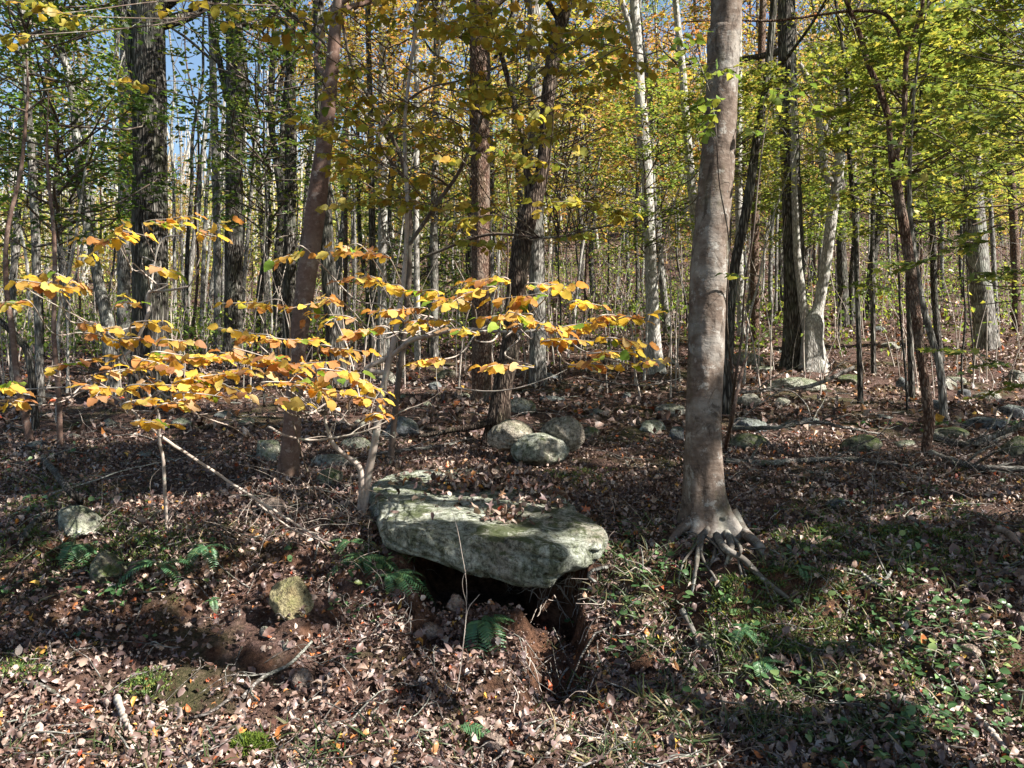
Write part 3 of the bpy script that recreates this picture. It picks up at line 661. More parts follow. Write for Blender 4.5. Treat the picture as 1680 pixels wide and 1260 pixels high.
# crowns: clouds of leaves on invisible-scale twigs, layered and clumped; origin = bottom centre
def crown_mesh(name, m, w, h, nclump, per, size, flat=.35, twig=M['twig_dark'], seed=0, spread=.5, temps=LQ, hollow=.3, layer=True):
    r = np.random.default_rng(seed)
    g = Geo(); gt = Geo()
    Ps, Ds, Ns, Ss = [], [], [], []
    for c in range(nclump):
        t = r.random() ** .8; z = t * h; prof = math.sin(math.pi * (.12 + .85 * t)) ** .6
        a = r.random() * 6.283; q = (hollow + (1 - hollow) * math.sqrt(r.random())) * w / 2 * prof
        cc = np.array([q * math.cos(a), q * math.sin(a), z])
        rad = spread * r.uniform(.5, 1.25)
        p = r.normal(size=(per, 3)) * rad * .5; p[:, 2] *= flat
        # droop at rim
        p[:, 2] -= .25 * (p[:, 0] ** 2 + p[:, 1] ** 2) / rad
        out = np.array([math.cos(a), math.sin(a), 0]) * .6 + r.normal(size=(per, 3)) * .7; out[:, 2] = out[:, 2] * .35 - .15
        nn = r.normal(size=(per, 3)) * (.38 if layer else .8); nn[:, 2] += 1
        Ps.append(p + cc); Ds.append(out); Ns.append(nn); Ss.append(size * r.uniform(.6, 1.25, per))
        # twig from axis to clump
        if c % 2 == 0:
            S0 = np.array([0, 0, max(-.2, z - q * .5)]); mid = (S0 + cc) / 2 + r.normal(size=3) * .15
            addtube(gt, catmull([S0, mid, cc, cc + out[0] * rad * .7], 8), np.linspace(.006 * w + .004, .003, 8), 4)
    P = np.concatenate(Ps); v, f = scatter(temps, P, rotm(np.concatenate(Ds), np.concatenate(Ns)), np.concatenate(Ss), r)
    tv = np.concatenate(gt.V); tf4 = np.concatenate(gt.F[4]); tf3 = np.concatenate(gt.F[3])
    nl = len(f)
    me = mesh_np(name, np.vstack([v, tv]), [f, tf4 + len(v), tf3 + len(v)] if f.shape[1] != 3 else [np.vstack([f, tf3 + len(v)]), tf4 + len(v)], False, (m, twig))
    mi = np.zeros(len(me.polygons), dtype=np.int32); mi[nl:] = 1
    me.polygons.foreach_set('material_index', mi); me.update()
    return me
CR = {}
for i in range(4):
    CR['can%d' % i] = crown_mesh('tall_crown', M[['autumn', 'green', 'autumn', 'autumn'][i]], 5.5, 9, 80, 44, .15, .45, seed=60 + i, spread=.75, layer=False)
for i in range(5):
    CR['und%d' % i] = crown_mesh('low_crown', M[['green', 'autumn', 'autumn', 'darkgreen', 'green'][i]], 3.4, 5.5, 74, 36, .115, .22, seed=80 + i, spread=.55, layer=True)
CR['mapl'] = crown_mesh('maple_crown', M['green'], 2.8, 4.2, 95, 36, .125, .16, seed=90, spread=.5, temps=MAPLE_T)
CR['mapl2'] = crown_mesh('maple_crown', M['green'], 3.2, 3.4, 90, 36, .125, .16, seed=91, spread=.5, temps=MAPLE_T)

YEL = (1.05, 1.05, 1.1, 1); GRN = (.85, 1.1, .9, 1); ORG = (1.3, .85, .8, 1); BRT = (1.12, .98, 1.05, 1); DIM = (.75, .85, .75, 1)

# --- the large smooth trunk in front
tr, QB, RB = tree('beech_tree', 'large smooth grey brown trunk with exposed roots gripping the bank edge', [(1164, 872, 82), (1157, 815, 63), (1154, 700, 57), (1158, 560, 59), (1163, 450, 63), (1168, 370, 57), (1176, 280, 57), (1184, 160, 51), (1188, 60, 52), (1192, -10, 50)], 5.5,
     'bark_beech', top=15, sides=64, disp=furrow(.006, 11, 5, 3, .07), flare=1.75, crown=CR['can0'], limbs=0, step=.035, crown_z=8, tint=GRN)
borg = np.array(tr.location)
def root_limb(pts, r0, r1, parent, org, m, lift=.02, name='root', sink_end=True):
    P = []
    for i, q in enumerate(pts):
        if len(q) == 3: P.append(np.array(q))
        else:
            p = gnd(*q); P.append(p + np.array([0, 0, lift * (1 - i / len(pts))]))
    P = np.array(P)
    if sink_end: P[-1][2] -= .05
    n = 40; Q = catmull(P, n); rad = np.linspace(r0, r1, n) * (1 + .18 * vn(np.linspace(0, 7, n), 0, r0 * 1000))
    g = Geo(); addtube(g, Q, rad, 12, furrow(.004, 6, 6, 5, .12)); obj(name, g.mesh(name, m, True, org), parent)
B0 = QB[8]
def BP(px, py, d): return tuple(ray(px, py, d))
root_limb([BP(1176, 850, 5.36), (1165, 885), (1150, 905), (1144, 930), (1140, 955), (1134, 980)], .028, .008, tr, borg, M['root_bark'], lift=.10)
root_limb([BP(1186, 845, 5.36), (1192, 890), (1200, 915), (1190, 930)], .036, .014, tr, borg, M['root_bark'], lift=.09)
root_limb([BP(1200, 840, 5.40), (1222, 890), (1250, 915), (1264, 930)], .05, .016, tr, borg, M['bark_beech'], lift=.09)
root_limb([(1176, 905), (1190, 935), (1220, 955), (1255, 978), (1290, 995), (1325, 1015)], .028, .010, tr, borg, M['root_bark'], lift=.10)
root_limb([(1152, 910), (1152, 935), (1172, 962), (1192, 985)], .012, .006, tr, borg, M['root_bark'], lift=.08)
root_limb([(1160, 905), (1180, 918), (1198, 926)], .009, .005, tr, borg, M['root_bark'], lift=.09)
root_limb([BP(1138, 850, 5.40), (1108, 892), (1085, 908)], .04, .016, tr, borg, M['bark_beech'], lift=.07)
root_limb([(1120, 1020), (1140, 1050), (1155, 1078)], .022, .014, tr, borg, M['root_bark'], lift=.03)

root_limb([(1150, 900), (1138, 925), (1120, 940), (1112, 965)], .012, .005, tr, borg, M['root_bark'], lift=.09)
root_limb([(1196, 900), (1215, 925), (1212, 950), (1228, 985)], .014, .006, tr, borg, M['root_bark'], lift=.10)
root_limb([(1230, 960), (1250, 965), (1262, 1000), (1290, 1030)], .009, .004, tr, borg, M['root_bark'], lift=.09)
root_limb([(1168, 890), (1176, 900), (1172, 925), (1158, 940)], .016, .008, tr, borg, M['root_bark'], lift=.09)
# --- traced trees
T = tree
T('oak_tree', 'thick dark furrowed oak trunk, widest of the trunks on the left', [(246, 668, 58), (247, 560, 56), (246, 400, 55), (246, 230, 53), (243, 80, 51), (241, -5, 50)], 12.2, 'bark_oak', top=19, sides=56, disp=furrow(.016, 15, 2.0, 11, .05), flare=1.35, crown=CR['can1'], step=.09, crown_z=11,
  extra=[([(226, 190, 10), (214, 90, 15), (205, 30, 17), (195, -3, 16)], -.1)])
T('birch_tree', 'smooth brown trunk leaning right in front of the dark oaks at left centre', [(470, 800, 37), (476, 740, 30), (484, 640, 27), (490, 560, 28), (504, 450, 32), (518, 340, 33), (536, 200, 24), (545, 110, 22), (552, 20, 19), (556, -10, 18)], 7.3, 'bark_brown', top=12, sides=32, disp=furrow(.003, 8, 4, 17, .08), flare=1.4, crown=CR['und0'], step=.06, crown_z=7.2, tint=YEL, lean=-.3)
T('oak_tree', 'tall straight trunk with deeply scaled reddish bark in the middle of the wood', [(792, 655, 36), (790, 560, 32), (789, 400, 31), (788, 200, 30), (785, 60, 29), (785, -5, 29)], 12.8, 'bark_red', top=18, sides=56, disp=furrow(.011, 13, 4, 23, .04), flare=1.35, crown=CR['can2'], step=.08, crown_z=11)
T('locust_tree', 'dark leaning trunk rising behind the three boulders and curving right', [(814, 692, 42), (824, 640, 32), (838, 570, 32), (847, 480, 33), (856, 400, 32), (870, 345, 30), (885, 300, 24), (893, 250, 23), (897, 180, 22), (905, 110, 24), (915, 50, 22), (930, -5, 20)], 9.2, 'bark_dark', top=14, sides=40, disp=furrow(.008, 11, 4, 29, .08), flare=1.5, crown=CR['und1'], step=.06, crown_z=9,
  extra=[([(868, 355, 18), (866, 310, 12), (860, 240, 10), (848, 185, 10), (836, 140, 9), (815, 60, 8), (805, -3, 7)], .05), ([(812, 688, 16), (780, 700, 11), (740, 706, 9), (700, 714, 7), (686, 716, 3)], -.15, 0)])
T('hickory_tree', 'straight pale grey trunk just behind the dark leaning trunk', [(884, 655, 30), (882, 560, 27), (880, 400, 26), (878, 220, 24), (877, 60, 24), (877, -5, 23)], 14.5, 'bark_grey', top=18, sides=32, disp=furrow(.007, 11, 4, 31, .05), crown=CR['can3'], step=.1, crown_z=12)
T('hickory_tree', 'twisted pale patched trunk standing alone between the middle and the big smooth trunk', [(1076, 588, 25), (1070, 500, 21), (1066, 400, 19), (1062, 300, 19), (1057, 240, 22), (1050, 150, 17), (1045, 60, 15), (1040, -5, 14)], 16.5, 'bark_pale', top=17, sides=28, disp=furrow(.007, 7, 2, 37, .14), crown=CR['can0'], step=.1, crown_z=13,
  extra=[([(1052, 130, 9), (1038, 60, 10), (1026, 20, 9), (1020, -3, 9)],)])
T('maple_tree', 'slim dark mossy trunk curving up immediately right of the big smooth trunk', [(1193, 600, 19), (1197, 520, 17), (1205, 440, 16), (1222, 360, 16), (1233, 290, 15), (1243, 220, 14), (1255, 150, 13), (1263, 80, 12), (1270, -5, 11)], 11.0, 'bark_oak', top=14, sides=24, disp=furrow(.004, 7, 3, 41, .1), crown=CR['und4'], step=.09, crown_z=9)
T('oak_tree', 'thick straight furrowed trunk touching the pale forked tree on the right', [(1306, 598, 44), (1304, 520, 36), (1302, 420, 34), (1298, 300, 31), (1293, 180, 30), (1291, 60, 29), (1290, -5, 28)], 17.0, 'bark_oak', top=21, sides=48, disp=furrow(.013, 13, 2.0, 43, .05), flare=1.3, crown=CR['can1'], step=.12, crown_z=14.5)
T('forked_tree', 'pale sunlit tree forking low into a U beside the thick furrowed trunk', [(1334, 597, 44), (1333, 560, 34), (1335, 532, 34), (1342, 505, 19), (1354, 440, 18), (1364, 360, 18), (1374, 290, 18), (1384, 210, 16), (1398, 150, 15), (1412, 100, 14), (1420, 20, 13), (1425, -5, 12)], 16.6, 'bark_pale', top=16, sides=28, disp=furrow(.006, 7, 2, 47, .14), flare=1.35, crown=CR['und1'], step=.1, crown_z=11, tint=YEL,
  extra=[([(1328, 545, 22), (1319, 510, 15), (1314, 470, 13), (1308, 420, 12), (1304, 330, 10), (1301, 200, 7), (1300, 90, 4)], .1, 0), ([(1362, 300, 12), (1352, 270, 11), (1344, 200, 11), (1340, 160, 10), (1326, 130, 9), (1312, 105, 8)], -.1, 0), ([(1372, 230, 12), (1385, 150, 12), (1392, 110, 10), (1400, 40, 9), (1404, -3, 8)], 0)])
T('dogwood_tree', 'slender scaly tree forking like a Y high over the right clearing', [(1518, 778, 17), (1520, 730, 15), (1525, 690, 17), (1516, 620, 15), (1508, 560, 15), (1497, 470, 16), (1486, 390, 16), (1472, 310, 15), (1466, 268, 16), (1461, 240, 9), (1458, 200, 9), (1455, 185, 11), (1440, 140, 10), (1424, 105, 9), (1412, 60, 8), (1398, 25, 7), (1385, -5, 6)], 8.3, 'bark_red', top=5.6, sides=24, disp=furrow(.0035, 8, 7, 53, .08), flare=1.5, step=.05, limbs=0,
  extra=[([(1467, 270, 10), (1474, 240, 9), (1483, 200, 9), (1485, 130, 8), (1488, 90, 8), (1500, 55, 8), (1512, 20, 7), (1514, -3, 6)],), ([(1487, 85, 6), (1470, 45, 6), (1448, 22, 6), (1400, 18, 5), (1340, 25, 4), (1270, 34, 4), (1190, 33, 3), (1120, 36, 2)], 0, 0)])
T('dogwood_tree', 'thinner stem leaning left behind the slender Y shaped tree', [(1549, 668, 13), (1543, 610, 12), (1530, 560, 11), (1514, 500, 10), (1503, 440, 9), (1499, 420, 8), (1492, 330, 7), (1494, 230, 6), (1500, 150, 5)], 10.2, 'bark_grey', top=7, sides=14, flare=1.3, step=.1, limbs=0)
T('poplar_tree', 'big trunk half brown half sunlit near the right edge of the wood', [(1620, 590, 38), (1614, 520, 33), (1603, 420, 34), (1596, 330, 32), (1591, 230, 29), (1588, 120, 27), (1586, -5, 25)], 18.5, 'bark_grey', top=21, sides=40, disp=furrow(.010, 12, 3, 59, .05), flare=1.3, crown=CR['can1'], step=.12, crown_z=15, tint=GRN)
T('oak_tree', 'dark broad trunk with vertical plates left of the smooth leaning trunk', [(383, 575, 32), (383, 480, 29), (384, 330, 28), (385, 180, 27), (384, 60, 26), (383, -5, 26)], 19.0, 'bark_oak', top=21, sides=36, disp=furrow(.013, 12, 2, 61, .05), crown=CR['can1'], step=.13, crown_z=15,
  extra=[([(372, 165, 9), (362, 110, 10), (352, 60, 10), (344, 20, 9), (338, -3, 9)],)])
T('oak_tree', 'dark trunk leaning left right behind the smooth leaning trunk', [(556, 606, 30), (548, 540, 28), (541, 470, 25), (535, 380, 23), (531, 300, 22), (527, 210, 20), (524, 60, 19), (522, -5, 18)], 14.5, 'bark_oak', top=18, sides=32, disp=furrow(.010, 11, 2.4, 67, .05), crown=CR['can2'], step=.11, crown_z=12)
T('oak_tree', 'very dark narrow trunk left of the smooth leaning trunk', [(474, 600, 22), (475, 500, 21), (476, 350, 19), (477, 200, 18), (477, 60, 16), (477, -5, 16)], 17.0, 'bark_oak', top=18, sides=28, disp=furrow(.008, 10, 2.4, 71, .05), crown=CR['can0'], step=.13, crown_z=13)
T('maple_tree', 'crooked dark trunk leaning left near the left edge, behind yellow leaves', [(186, 600, 25), (176, 530, 20), (163, 470, 17), (150, 400, 14), (136, 330, 14), (127, 250, 14), (122, 180, 13), (112, 120, 13), (98, 75, 12), (90, 40, 11), (82, -5, 10)], 13.5, 'bark_grey', top=13, sides=24, disp=furrow(.006, 8, 3, 73, .1), crown=CR['und3'], step=.11, crown_z=8.4)
T('maple_tree', 'straight grey trunk just left of the thick dark oak', [(203, 590, 24), (203, 500, 20), (204, 330, 19), (205, 200, 18), (206, 80, 17), (206, -5, 16)], 21.0, 'bark_grey', top=19, sides=24, disp=furrow(.008, 10, 3, 79, .05), crown=CR['can2'], step=.15, crown_z=14)
T('maple_tree', 'narrow light trunk left of the broad plated oak', [(357, 560, 14), (357, 460, 12), (355, 330, 12), (352, 210, 12), (349, 100, 11), (346, -5, 11)], 22.0, 'bark_grey', top=19, sides=20, crown=CR['can3'], step=.2, crown_z=14, disp=furrow(.006, 9, 3, 83, .06))
T('maple_tree', 'slim upright trunk on the far left with pale side', [(66, 655, 15), (64, 560, 13), (60, 440, 13), (55, 320, 13), (48, 200, 11), (40, 80, 10), (36, -5, 9)], 12.0, 'bark_grey', top=13, sides=20, disp=furrow(.004, 8, 3, 89, .08), crown=CR['und3'], step=.12, crown_z=7.5)
T('maple_tree', 'thin stem leaning left beside the slim upright trunk on the far left', [(50, 712, 12), (36, 660, 11), (26, 600, 10), (20, 540, 9), (10, 470, 8), (12, 380, 7), (34, 280, 6), (42, 200, 5)], 9.0, 'bark_brown', top=6, sides=14, crown=CR['und4'], step=.1, crown_z=4.9, limbs=0, cs=.55, tint=DIM)
T('maple_tree', 'thin straight dark stem with a mossy foot on the far left', [(98, 735, 9), (97, 660, 8), (92, 600, 8), (88, 540, 7), (90, 460, 7), (88, 380, 6), (80, 300, 5)], 8.6, 'bark_brown', top=5, sides=12, limbs=0, step=.1)
T('hickory_tree', 'pale slim trunk in the centre left, brightest of the thin ones', [(685, 610, 11), (684, 500, 10), (683, 350, 9), (684, 200, 9), (683, 80, 8), (683, -5, 8)], 18.0, 'bark_pale', top=16, sides=16, crown=CR['und1'], step=.2, crown_z=10)
T('hickory_tree', 'grey slim trunk right of the brightest thin trunk', [(713, 603, 14), (713, 500, 13), (712, 350, 12), (715, 250, 11), (716, 80, 10), (715, -5, 10)], 19.0, 'bark_grey', top=17, sides=16, crown=CR['can3'], step=.2, crown_z=12)
T('hickory_tree', 'grey trunk with pale patches between the two dark leaning trunks', [(628, 585, 17), (627, 480, 15), (628, 330, 15), (627, 200, 14), (628, 60, 12), (628, -5, 12)], 20.0, 'bark_pale', top=18, sides=20, crown=CR['can2'], step=.18, crown_z=13)
T('hickory_tree', 'dark narrow trunk tight against the grey patched one', [(612, 600, 13), (612, 480, 11), (610, 340, 11), (608, 200, 10), (605, 80, 9), (604, -5, 9)], 19.0, 'bark_oak', top=17, sides=16, crown=CR['can1'], step=.2, crown_z=12.5)
T('maple_tree', 'thin greenish stem standing right of the pale forked tree', [(1412, 632, 9), (1409, 560, 8), (1406, 460, 8), (1402, 360, 7), (1393, 250, 7), (1390, 140, 6), (1380, 60, 5), (1370, -5, 5)], 12.5, 'bark_oak', top=9, sides=12, crown=CR['und0'], step=.15, crown_z=6.2, cs=.7, tint=BRT, limbs=0)
T('maple_tree', 'thin dark stem farther right of the pale forked tree with bare foot', [(1433, 578, 8), (1432, 500, 8), (1431, 400, 7), (1434, 300, 7), (1438, 200, 6), (1440, 60, 6), (1440, -5, 6)], 16.0, 'bark_oak', top=11, sides=12, crown=CR['und4'], step=.2, crown_z=6, tint=BRT, cs=.9, limbs=0)
T('maple_tree', 'dark double trunk behind the right clearing, seen past the pale forked tree', [(1384, 556, 20), (1383, 480, 17), (1380, 400, 15), (1378, 300, 14), (1382, 200, 12), (1390, 80, 10), (1394, -5, 10)], 24.0, 'bark_oak', top=18, sides=16, crown=CR['und1'], step=.25, crown_z=10, tint=YEL, extra=[([(1396, 545, 12), (1398, 460, 11), (1404, 380, 10), (1406, 300, 9)], 0, 0)])
T('maple_tree', 'straight dark stem left of the slender Y shaped tree', [(1496, 612, 10), (1493, 540, 10), (1490, 440, 9), (1488, 340, 8), (1494, 240, 7), (1512, 150, 6), (1520, 60, 6)], 13.5, 'bark_oak', top=9, sides=12, crown=CR['mapl2'], step=.15, crown_z=5.6, tint=BRT, limbs=0)
T('hickory_tree', 'orange tinted straight trunk seen between the curving slim trunk and the thick oak', [(1240, 548, 15), (1238, 450, 14), (1240, 330, 13), (1247, 200, 12), (1250, 60, 12), (1252, -5, 11)], 21.0, 'bark_red', top=17, sides=16, crown=CR['can3'], step=.2, crown_z=13)
T('hickory_tree', 'pale straight trunk just left of the orange tinted one', [(1216, 555, 13), (1214, 450, 12), (1212, 330, 12), (1212, 200, 11), (1212, 60, 10), (1211, -5, 10)], 22.0, 'bark_pale', top=18, sides=16, crown=CR['und1'], step=.25, crown_z=12)
T('maple_tree', 'dark trunk peeking left of the big smooth trunk, leaning right at the top', [(1152, 560, 12), (1148, 440, 16), (1138, 340, 14), (1130, 250, 14), (1124, 180, 13), (1120, 120, 12), (1110, 20, 10), (1108, -5, 10)], 15.5, 'bark_pale', top=14, sides=20, disp=furrow(.006, 7, 2, 97, .16), crown=CR['und2'], step=.15, crown_z=10)
T('poplar_tree', 'narrow dark trunk at the right edge beyond the half sunlit trunk', [(1668, 555, 15), (1667, 460, 13), (1664, 380, 13), (1658, 280, 12), (1650, 160, 11), (1645, 40, 10), (1644, -5, 10)], 22.0, 'bark_red', top=18, sides=16, crown=CR['und4'], step=.25, crown_z=11, tint=BRT)
T('maple_tree', 'curved dark stem bending in from the left edge low over the leaves', [(60, 625, 11), (48, 590, 11), (33, 560, 11), (15, 540, 10), (-6, 522, 10)], 9.8, 'bark_oak', top=1, sides=12, step=.08, limbs=0)

# ------------------------------------------------------------------ background trees
def bank_trunk(seed, hgt, r0, m):
    r = np.random.default_rng(seed); n = 9
    P = np.zeros((n, 3)); P[:, 2] = np.linspace(-.4, hgt, n); bend = r.normal(size=2) * hgt * .05
    t = np.linspace(0, 1, n)
    P[:, 0] = bend[0] * t ** 2 * 2.2 + r.normal(size=n) * .06 * hgt / 14; P[:, 1] = bend[1] * t + r.normal(size=n) * .05 * hgt / 14
    q = 34; Q = catmull(P, q); rad = r0 * np.linspace(1, .28, q); rad[:3] *= [1.35, 1.25, 1.05]
    g = Geo(); V, F = tube(Q, rad, 10, furrow(r0 * .05, 6, 2, seed, .12)); g.add(V, F)
    rr = random.Random(seed)
    for i in range(7):
        k = rr.randint(int(q * .35), q - 3); a = rr.uniform(0, 6.28)
        LP = limb_points(Q[k], (math.cos(a), math.sin(a), rr.uniform(.4, 1.1)), rr.uniform(.9, 3.2) * hgt / 16, 5, r=rr)
        addtube(g, catmull(LP, 10), np.linspace(rad[k] * .5, rad[k] * .1, 10), 5)
    return g.mesh('trunk', m, True)
bts = []
for i in range(14):
    mm = M[['bark_grey', 'bark_oak', 'bark_pale', 'bark_oak', 'bark_red', 'bark_oak', 'bark_grey'][i % 7]]
    hgt = [19, 16, 12, 21, 14, 9, 17][i % 7]; r0 = [.12, .09, .045, .15, .06, .035, .085][i % 7]
    bts.append((bank_trunk(200 + i, hgt, r0, mm), hgt, r0))
taken = []
NB = 0
zones = [('left', -9e9, -.30), ('centre', -.30, .22), ('right', .22, 9e9)]
GL = {'left': 'one of the many thin trunks standing deep in the shaded left side of the wood',
      'centre': 'one of the many thin trunks crowded deep in the wood behind the centre',
      'right': 'one of the many thin trunks on the brighter slope deep in the right side of the wood'}
tries = 0
while NB < 205 and tries < 6000:
    tries += 1
    y = 15 + 47 * random.random() ** .9; u = random.uniform(-.74, .74); x = u * y
    if y < 21 and (abs(u) < .5 or random.random() < .5): continue
    if any((x - a) ** 2 + (y - b) ** 2 < 1.1 ** 2 for a, b in taken): continue
    taken.append((x, y)); NB += 1
    bi = random.randrange(14); me, hgt, r0 = bts[bi]
    zn = 'left' if u < -.30 else ('centre' if u < .22 else 'right')
    root = thing('woodland_tree', '', 'tree', (x, y, h1(x, y)), 'trunks deep in the %s of the wood' % zn)
    t = obj('trunk', me, root); t.rotation_euler = (random.gauss(0, .03), random.gauss(0, .05), random.uniform(0, 6.28)); s = random.uniform(.8, 1.2); t.scale = (s, s, s)
    tone = ['grey', 'dark', 'pale', 'dark', 'reddish', 'dark', 'grey'][bi % 7]; wid = 'stout' if r0 > .11 else ('slim' if r0 > .055 else 'spindly')
    dist_ = 'nearer' if y < 27 else ('middle distance' if y < 42 else 'farthest'); root['label'] = 'one of the %s %s trunks in the %s ranks, %s side of the wood' % (wid, tone, dist_, zn) if zn != 'centre' else 'one of the %s %s trunks in the %s ranks behind the centre' % (wid, tone, dist_)
    if hgt > 13:
        cm = CR[random.choice(['can0', 'can1', 'can2', 'can3'] if u > -.3 else ['can1', 'can0', 'can2', 'can1'])]; cz = hgt * s * .55; cs = random.uniform(.8, 1.15)
    else:
        cm = CR[random.choice(['und0', 'und1', 'und2', 'und4', 'und3'] if u < 0 else ['und0', 'und1', 'und2', 'und4', 'mapl'])]; cz = hgt * s * random.choice([.16, .28, .42]); cs = random.uniform(.8, 1.3)
    if random.random() < ((.9 if u > -.35 else .7) if hgt < 13 else (.17 if u > -.3 else .06)):
        c = obj('crown', cm, root, (random.gauss(0, .2), random.gauss(0, .2), cz)); c.rotation_euler = (0, 0, random.uniform(0, 6.28)); c.scale = (cs, cs, cs * random.uniform(.85, 1.2)); c['kind'] = 'stuff'
        if u < -.25: c.color = random.choice([(.8, 1.0, .85, 1), (1, 1, 1, 1), (1.1, .9, .85, 1)])
        elif u > .25: c.color = random.choice([BRT, (1.0, 1.1, 1.1, 1), YEL, (1.2, .95, 1.05, 1)])
        else: c.color = random.choice([YEL, (1.1, 1.1, .9, 1), (1.3, 1.0, .9, 1), (1, 1, 1, 1)])

# understorey trees placed where the photograph shows leaf masses
und = [(-6.2, 10.5, 'und3', 2.6, .9, (.9, 1, .9, 1)), (-3.9, 12.0, 'und3', 3.6, .8, (1, 1, .9, 1)), (-7.8, 13.5, 'und4', 2.4, 1.0, (.75, .9, .8, 1)), (-5.0, 16, 'und3', 3.0, 1.1, (1, 1.1, 1, 1)), (-9.5, 16, 'und1', 2.8, 1.1, (.85, .9, .8, 1)),
       (-2.5, 15.5, 'und1', 3.8, .9, (1, .9, .8, 1)), (.9, 14.5, 'und1', 3.4, .8, YEL), (2.6, 15.0, 'und0', 2.6, .75, YEL), (3.6, 19, 'und2', 2.6, 1, YEL), (5.9, 11.5, 'mapl', 2.7, .9, BRT), (4.4, 14.5, 'mapl2', 3.4, .5, BRT),
       (7.9, 13.5, 'mapl', 3.2, .8, BRT), (6.8, 18, 'mapl2', 2.6, .7, YEL), (9.6, 16, 'und4', 2.7, 1.1, BRT), (6.0, 8.9, 'mapl', 3.4, .6, BRT), (3.1, 11.0, 'mapl2', 3.6, .55, BRT), (8.5, 20, 'und0', 3, 1.2, BRT), (1.5, 20, 'und2', 3, 1, YEL), (-1.0, 19, 'und1', 3.2, 1, YEL)]
ulab = ['leafy dark green sapling left of the thick oak', 'leafy sapling with dark crown right behind the thick oak', 'dim green sapling at the far left edge', 'dark green sapling between the thick oak and the plated oak', 'dull rusty sapling at the far left behind the stems',
        'rusty sapling crown behind the smooth leaning trunk', 'yellow sapling crown between the pale grey trunk and the twisted trunk', 'yellow green sapling crown behind the twisted trunk', 'gold sapling crown left behind the big smooth trunk', 'bright green maple sapling at upper right before the half sunlit trunk',
        'bright green maple sapling behind the slender Y shaped tree', 'bright green maple sapling at the right edge', 'lime green maple sapling low behind the right clearing', 'lime sapling behind the right edge maple', 'nearest bright green maple sapling at the upper right corner',
        'small lime maple between the curving slim trunk and the thick oak', 'green sapling far behind the half sunlit trunk', 'amber sapling crown behind the twisted trunk', 'gold sapling crown behind the scaled reddish trunk']
for (x, y, k, cz, cs, tint), lb in zip(und, ulab):
    root = thing('understorey_tree', lb, 'tree', (x, y, h1(x, y)), 'leafy saplings between the big trunks')
    me, hgt, r0 = bts[random.choice([2, 5, 9, 12])]
    t = obj('trunk', me, root); t.scale = (.55, .55, (cz + 4 * cs) / hgt)
    c = obj('crown', CR[k], root, (0, 0, cz - h1(x, y) * .0)); c.scale = (cs, cs, cs * .8); c.rotation_euler = (0, 0, random.uniform(0, 6)); c.color = tint; c['kind'] = 'stuff'

# far wood on the hillside: one mass of trunks and leaves
def far_wood():
    g = Geo(); r = np.random.default_rng(77)
    n = 900
    y = 62 + 130 * r.random(n) ** 1.2; u = r.uniform(-.85, .85, n); x = u * y; z = H(x, y)
    for i in range(n):
        hgt = r.uniform(10, 20); P = np.array([[x[i], y[i], z[i] - .5], [x[i] + r.normal() * .3, y[i], z[i] + hgt * .5], [x[i] + r.normal() * .8, y[i], z[i] + hgt]])
        V, F = tube(catmull(P, 5), np.linspace(.2, .07, 5) * r.uniform(.6, 1.5), 5); g.add(V, F)
    o = obj('far_trunks', g.mesh('far_trunks', M['bark_pale'], True), kind='stuff'); o['label'] = 'pale trunks of the far wood on the hillside'; o['category'] = 'far wood'
    n = 3400; y = 56 + 140 * r.random(n) ** 1.25; u = r.uniform(-.9, .9, n); x = u * y; z = H(x, y); per = 62
    cz = z + r.uniform(1.0, 15, n) * np.where(u < .05, .5, .85); c = np.stack([x, y, cz], -1); rad = r.uniform(1.0, 2.4, n)
    p = c[:, None, :] + r.normal(size=(n, per, 3)) * (rad[:, None, None] * np.array([.55, .55, .4]))
    p = p.reshape(-1, 3); N = len(p)
    sc = r.uniform(.18, .42, N) * (.75 + p[:, 1] / 250)
    v, f = scatter(LQ, p, rotm(r.normal(size=(N, 3)), r.normal(size=(N, 3)) + np.array([0, 0, .6])), sc, r)
    o = obj('far_foliage', mesh_np('far_foliage', v, f, False, (M['autumn'],)), kind='stuff'); o['label'] = 'yellow and rust foliage of the far wood on the hillside'; o['category'] = 'far wood'; o.color = (.88, .98, 1.0, 1)
far_wood()
# brush: low scrub on the slope
def brush():
    r = np.random.default_rng(78); n = 900
    y = 17 + 45 * r.random(n) ** .9; u = r.uniform(-.8, .8, n); x = u * y; z = H(x, y); per = 46
    c = np.stack([x, y, z + r.uniform(.1, .9, n) + .2], -1)
    p = (c[:, None, :] + r.normal(size=(n, per, 3)) * np.array([.6, .6, .28])).reshape(-1, 3); N = len(p)
    v, f = scatter(LQ, p, rotm(r.normal(size=(N, 3)), r.normal(size=(N, 3)) * .6 + np.array([0, 0, 1.])), r.uniform(.07, .16, N), r)
    o = obj('undergrowth', mesh_np('undergrowth', v, f, False, (M['green'],)), kind='stuff'); o['label'] = 'low green and yellow scrub over the slope between the far trunks'; o['category'] = 'undergrowth'; o.color = (1.0, 1.0, .9, 1)
    g = Geo()
    for i in range(900):
        y = 13 + 40 * r.random() ** 1.1; x = r.uniform(-.75, .75) * y; z = h1(x, y); hh = r.uniform(.5, 3.2)
        d = r.normal(size=2) * .18 * hh
        P = [[x, y, z - .05], [x + d[0] * .3 + r.normal() * .05, y, z + hh * .5], [x + d[0], y + d[1], z + hh]]
        V, F = tube(catmull(P, 7), np.linspace(.012, .004, 7) * r.uniform(.6, 1.8) * (y / 18) ** .4, 4); g.add(V, F)
    o = obj('brush_stems', g.mesh('brush_stems', M['twig_pale'], True), kind='stuff'); o['label'] = 'thin bare brush stems standing all over the forest floor'; o['category'] = 'undergrowth'
brush()

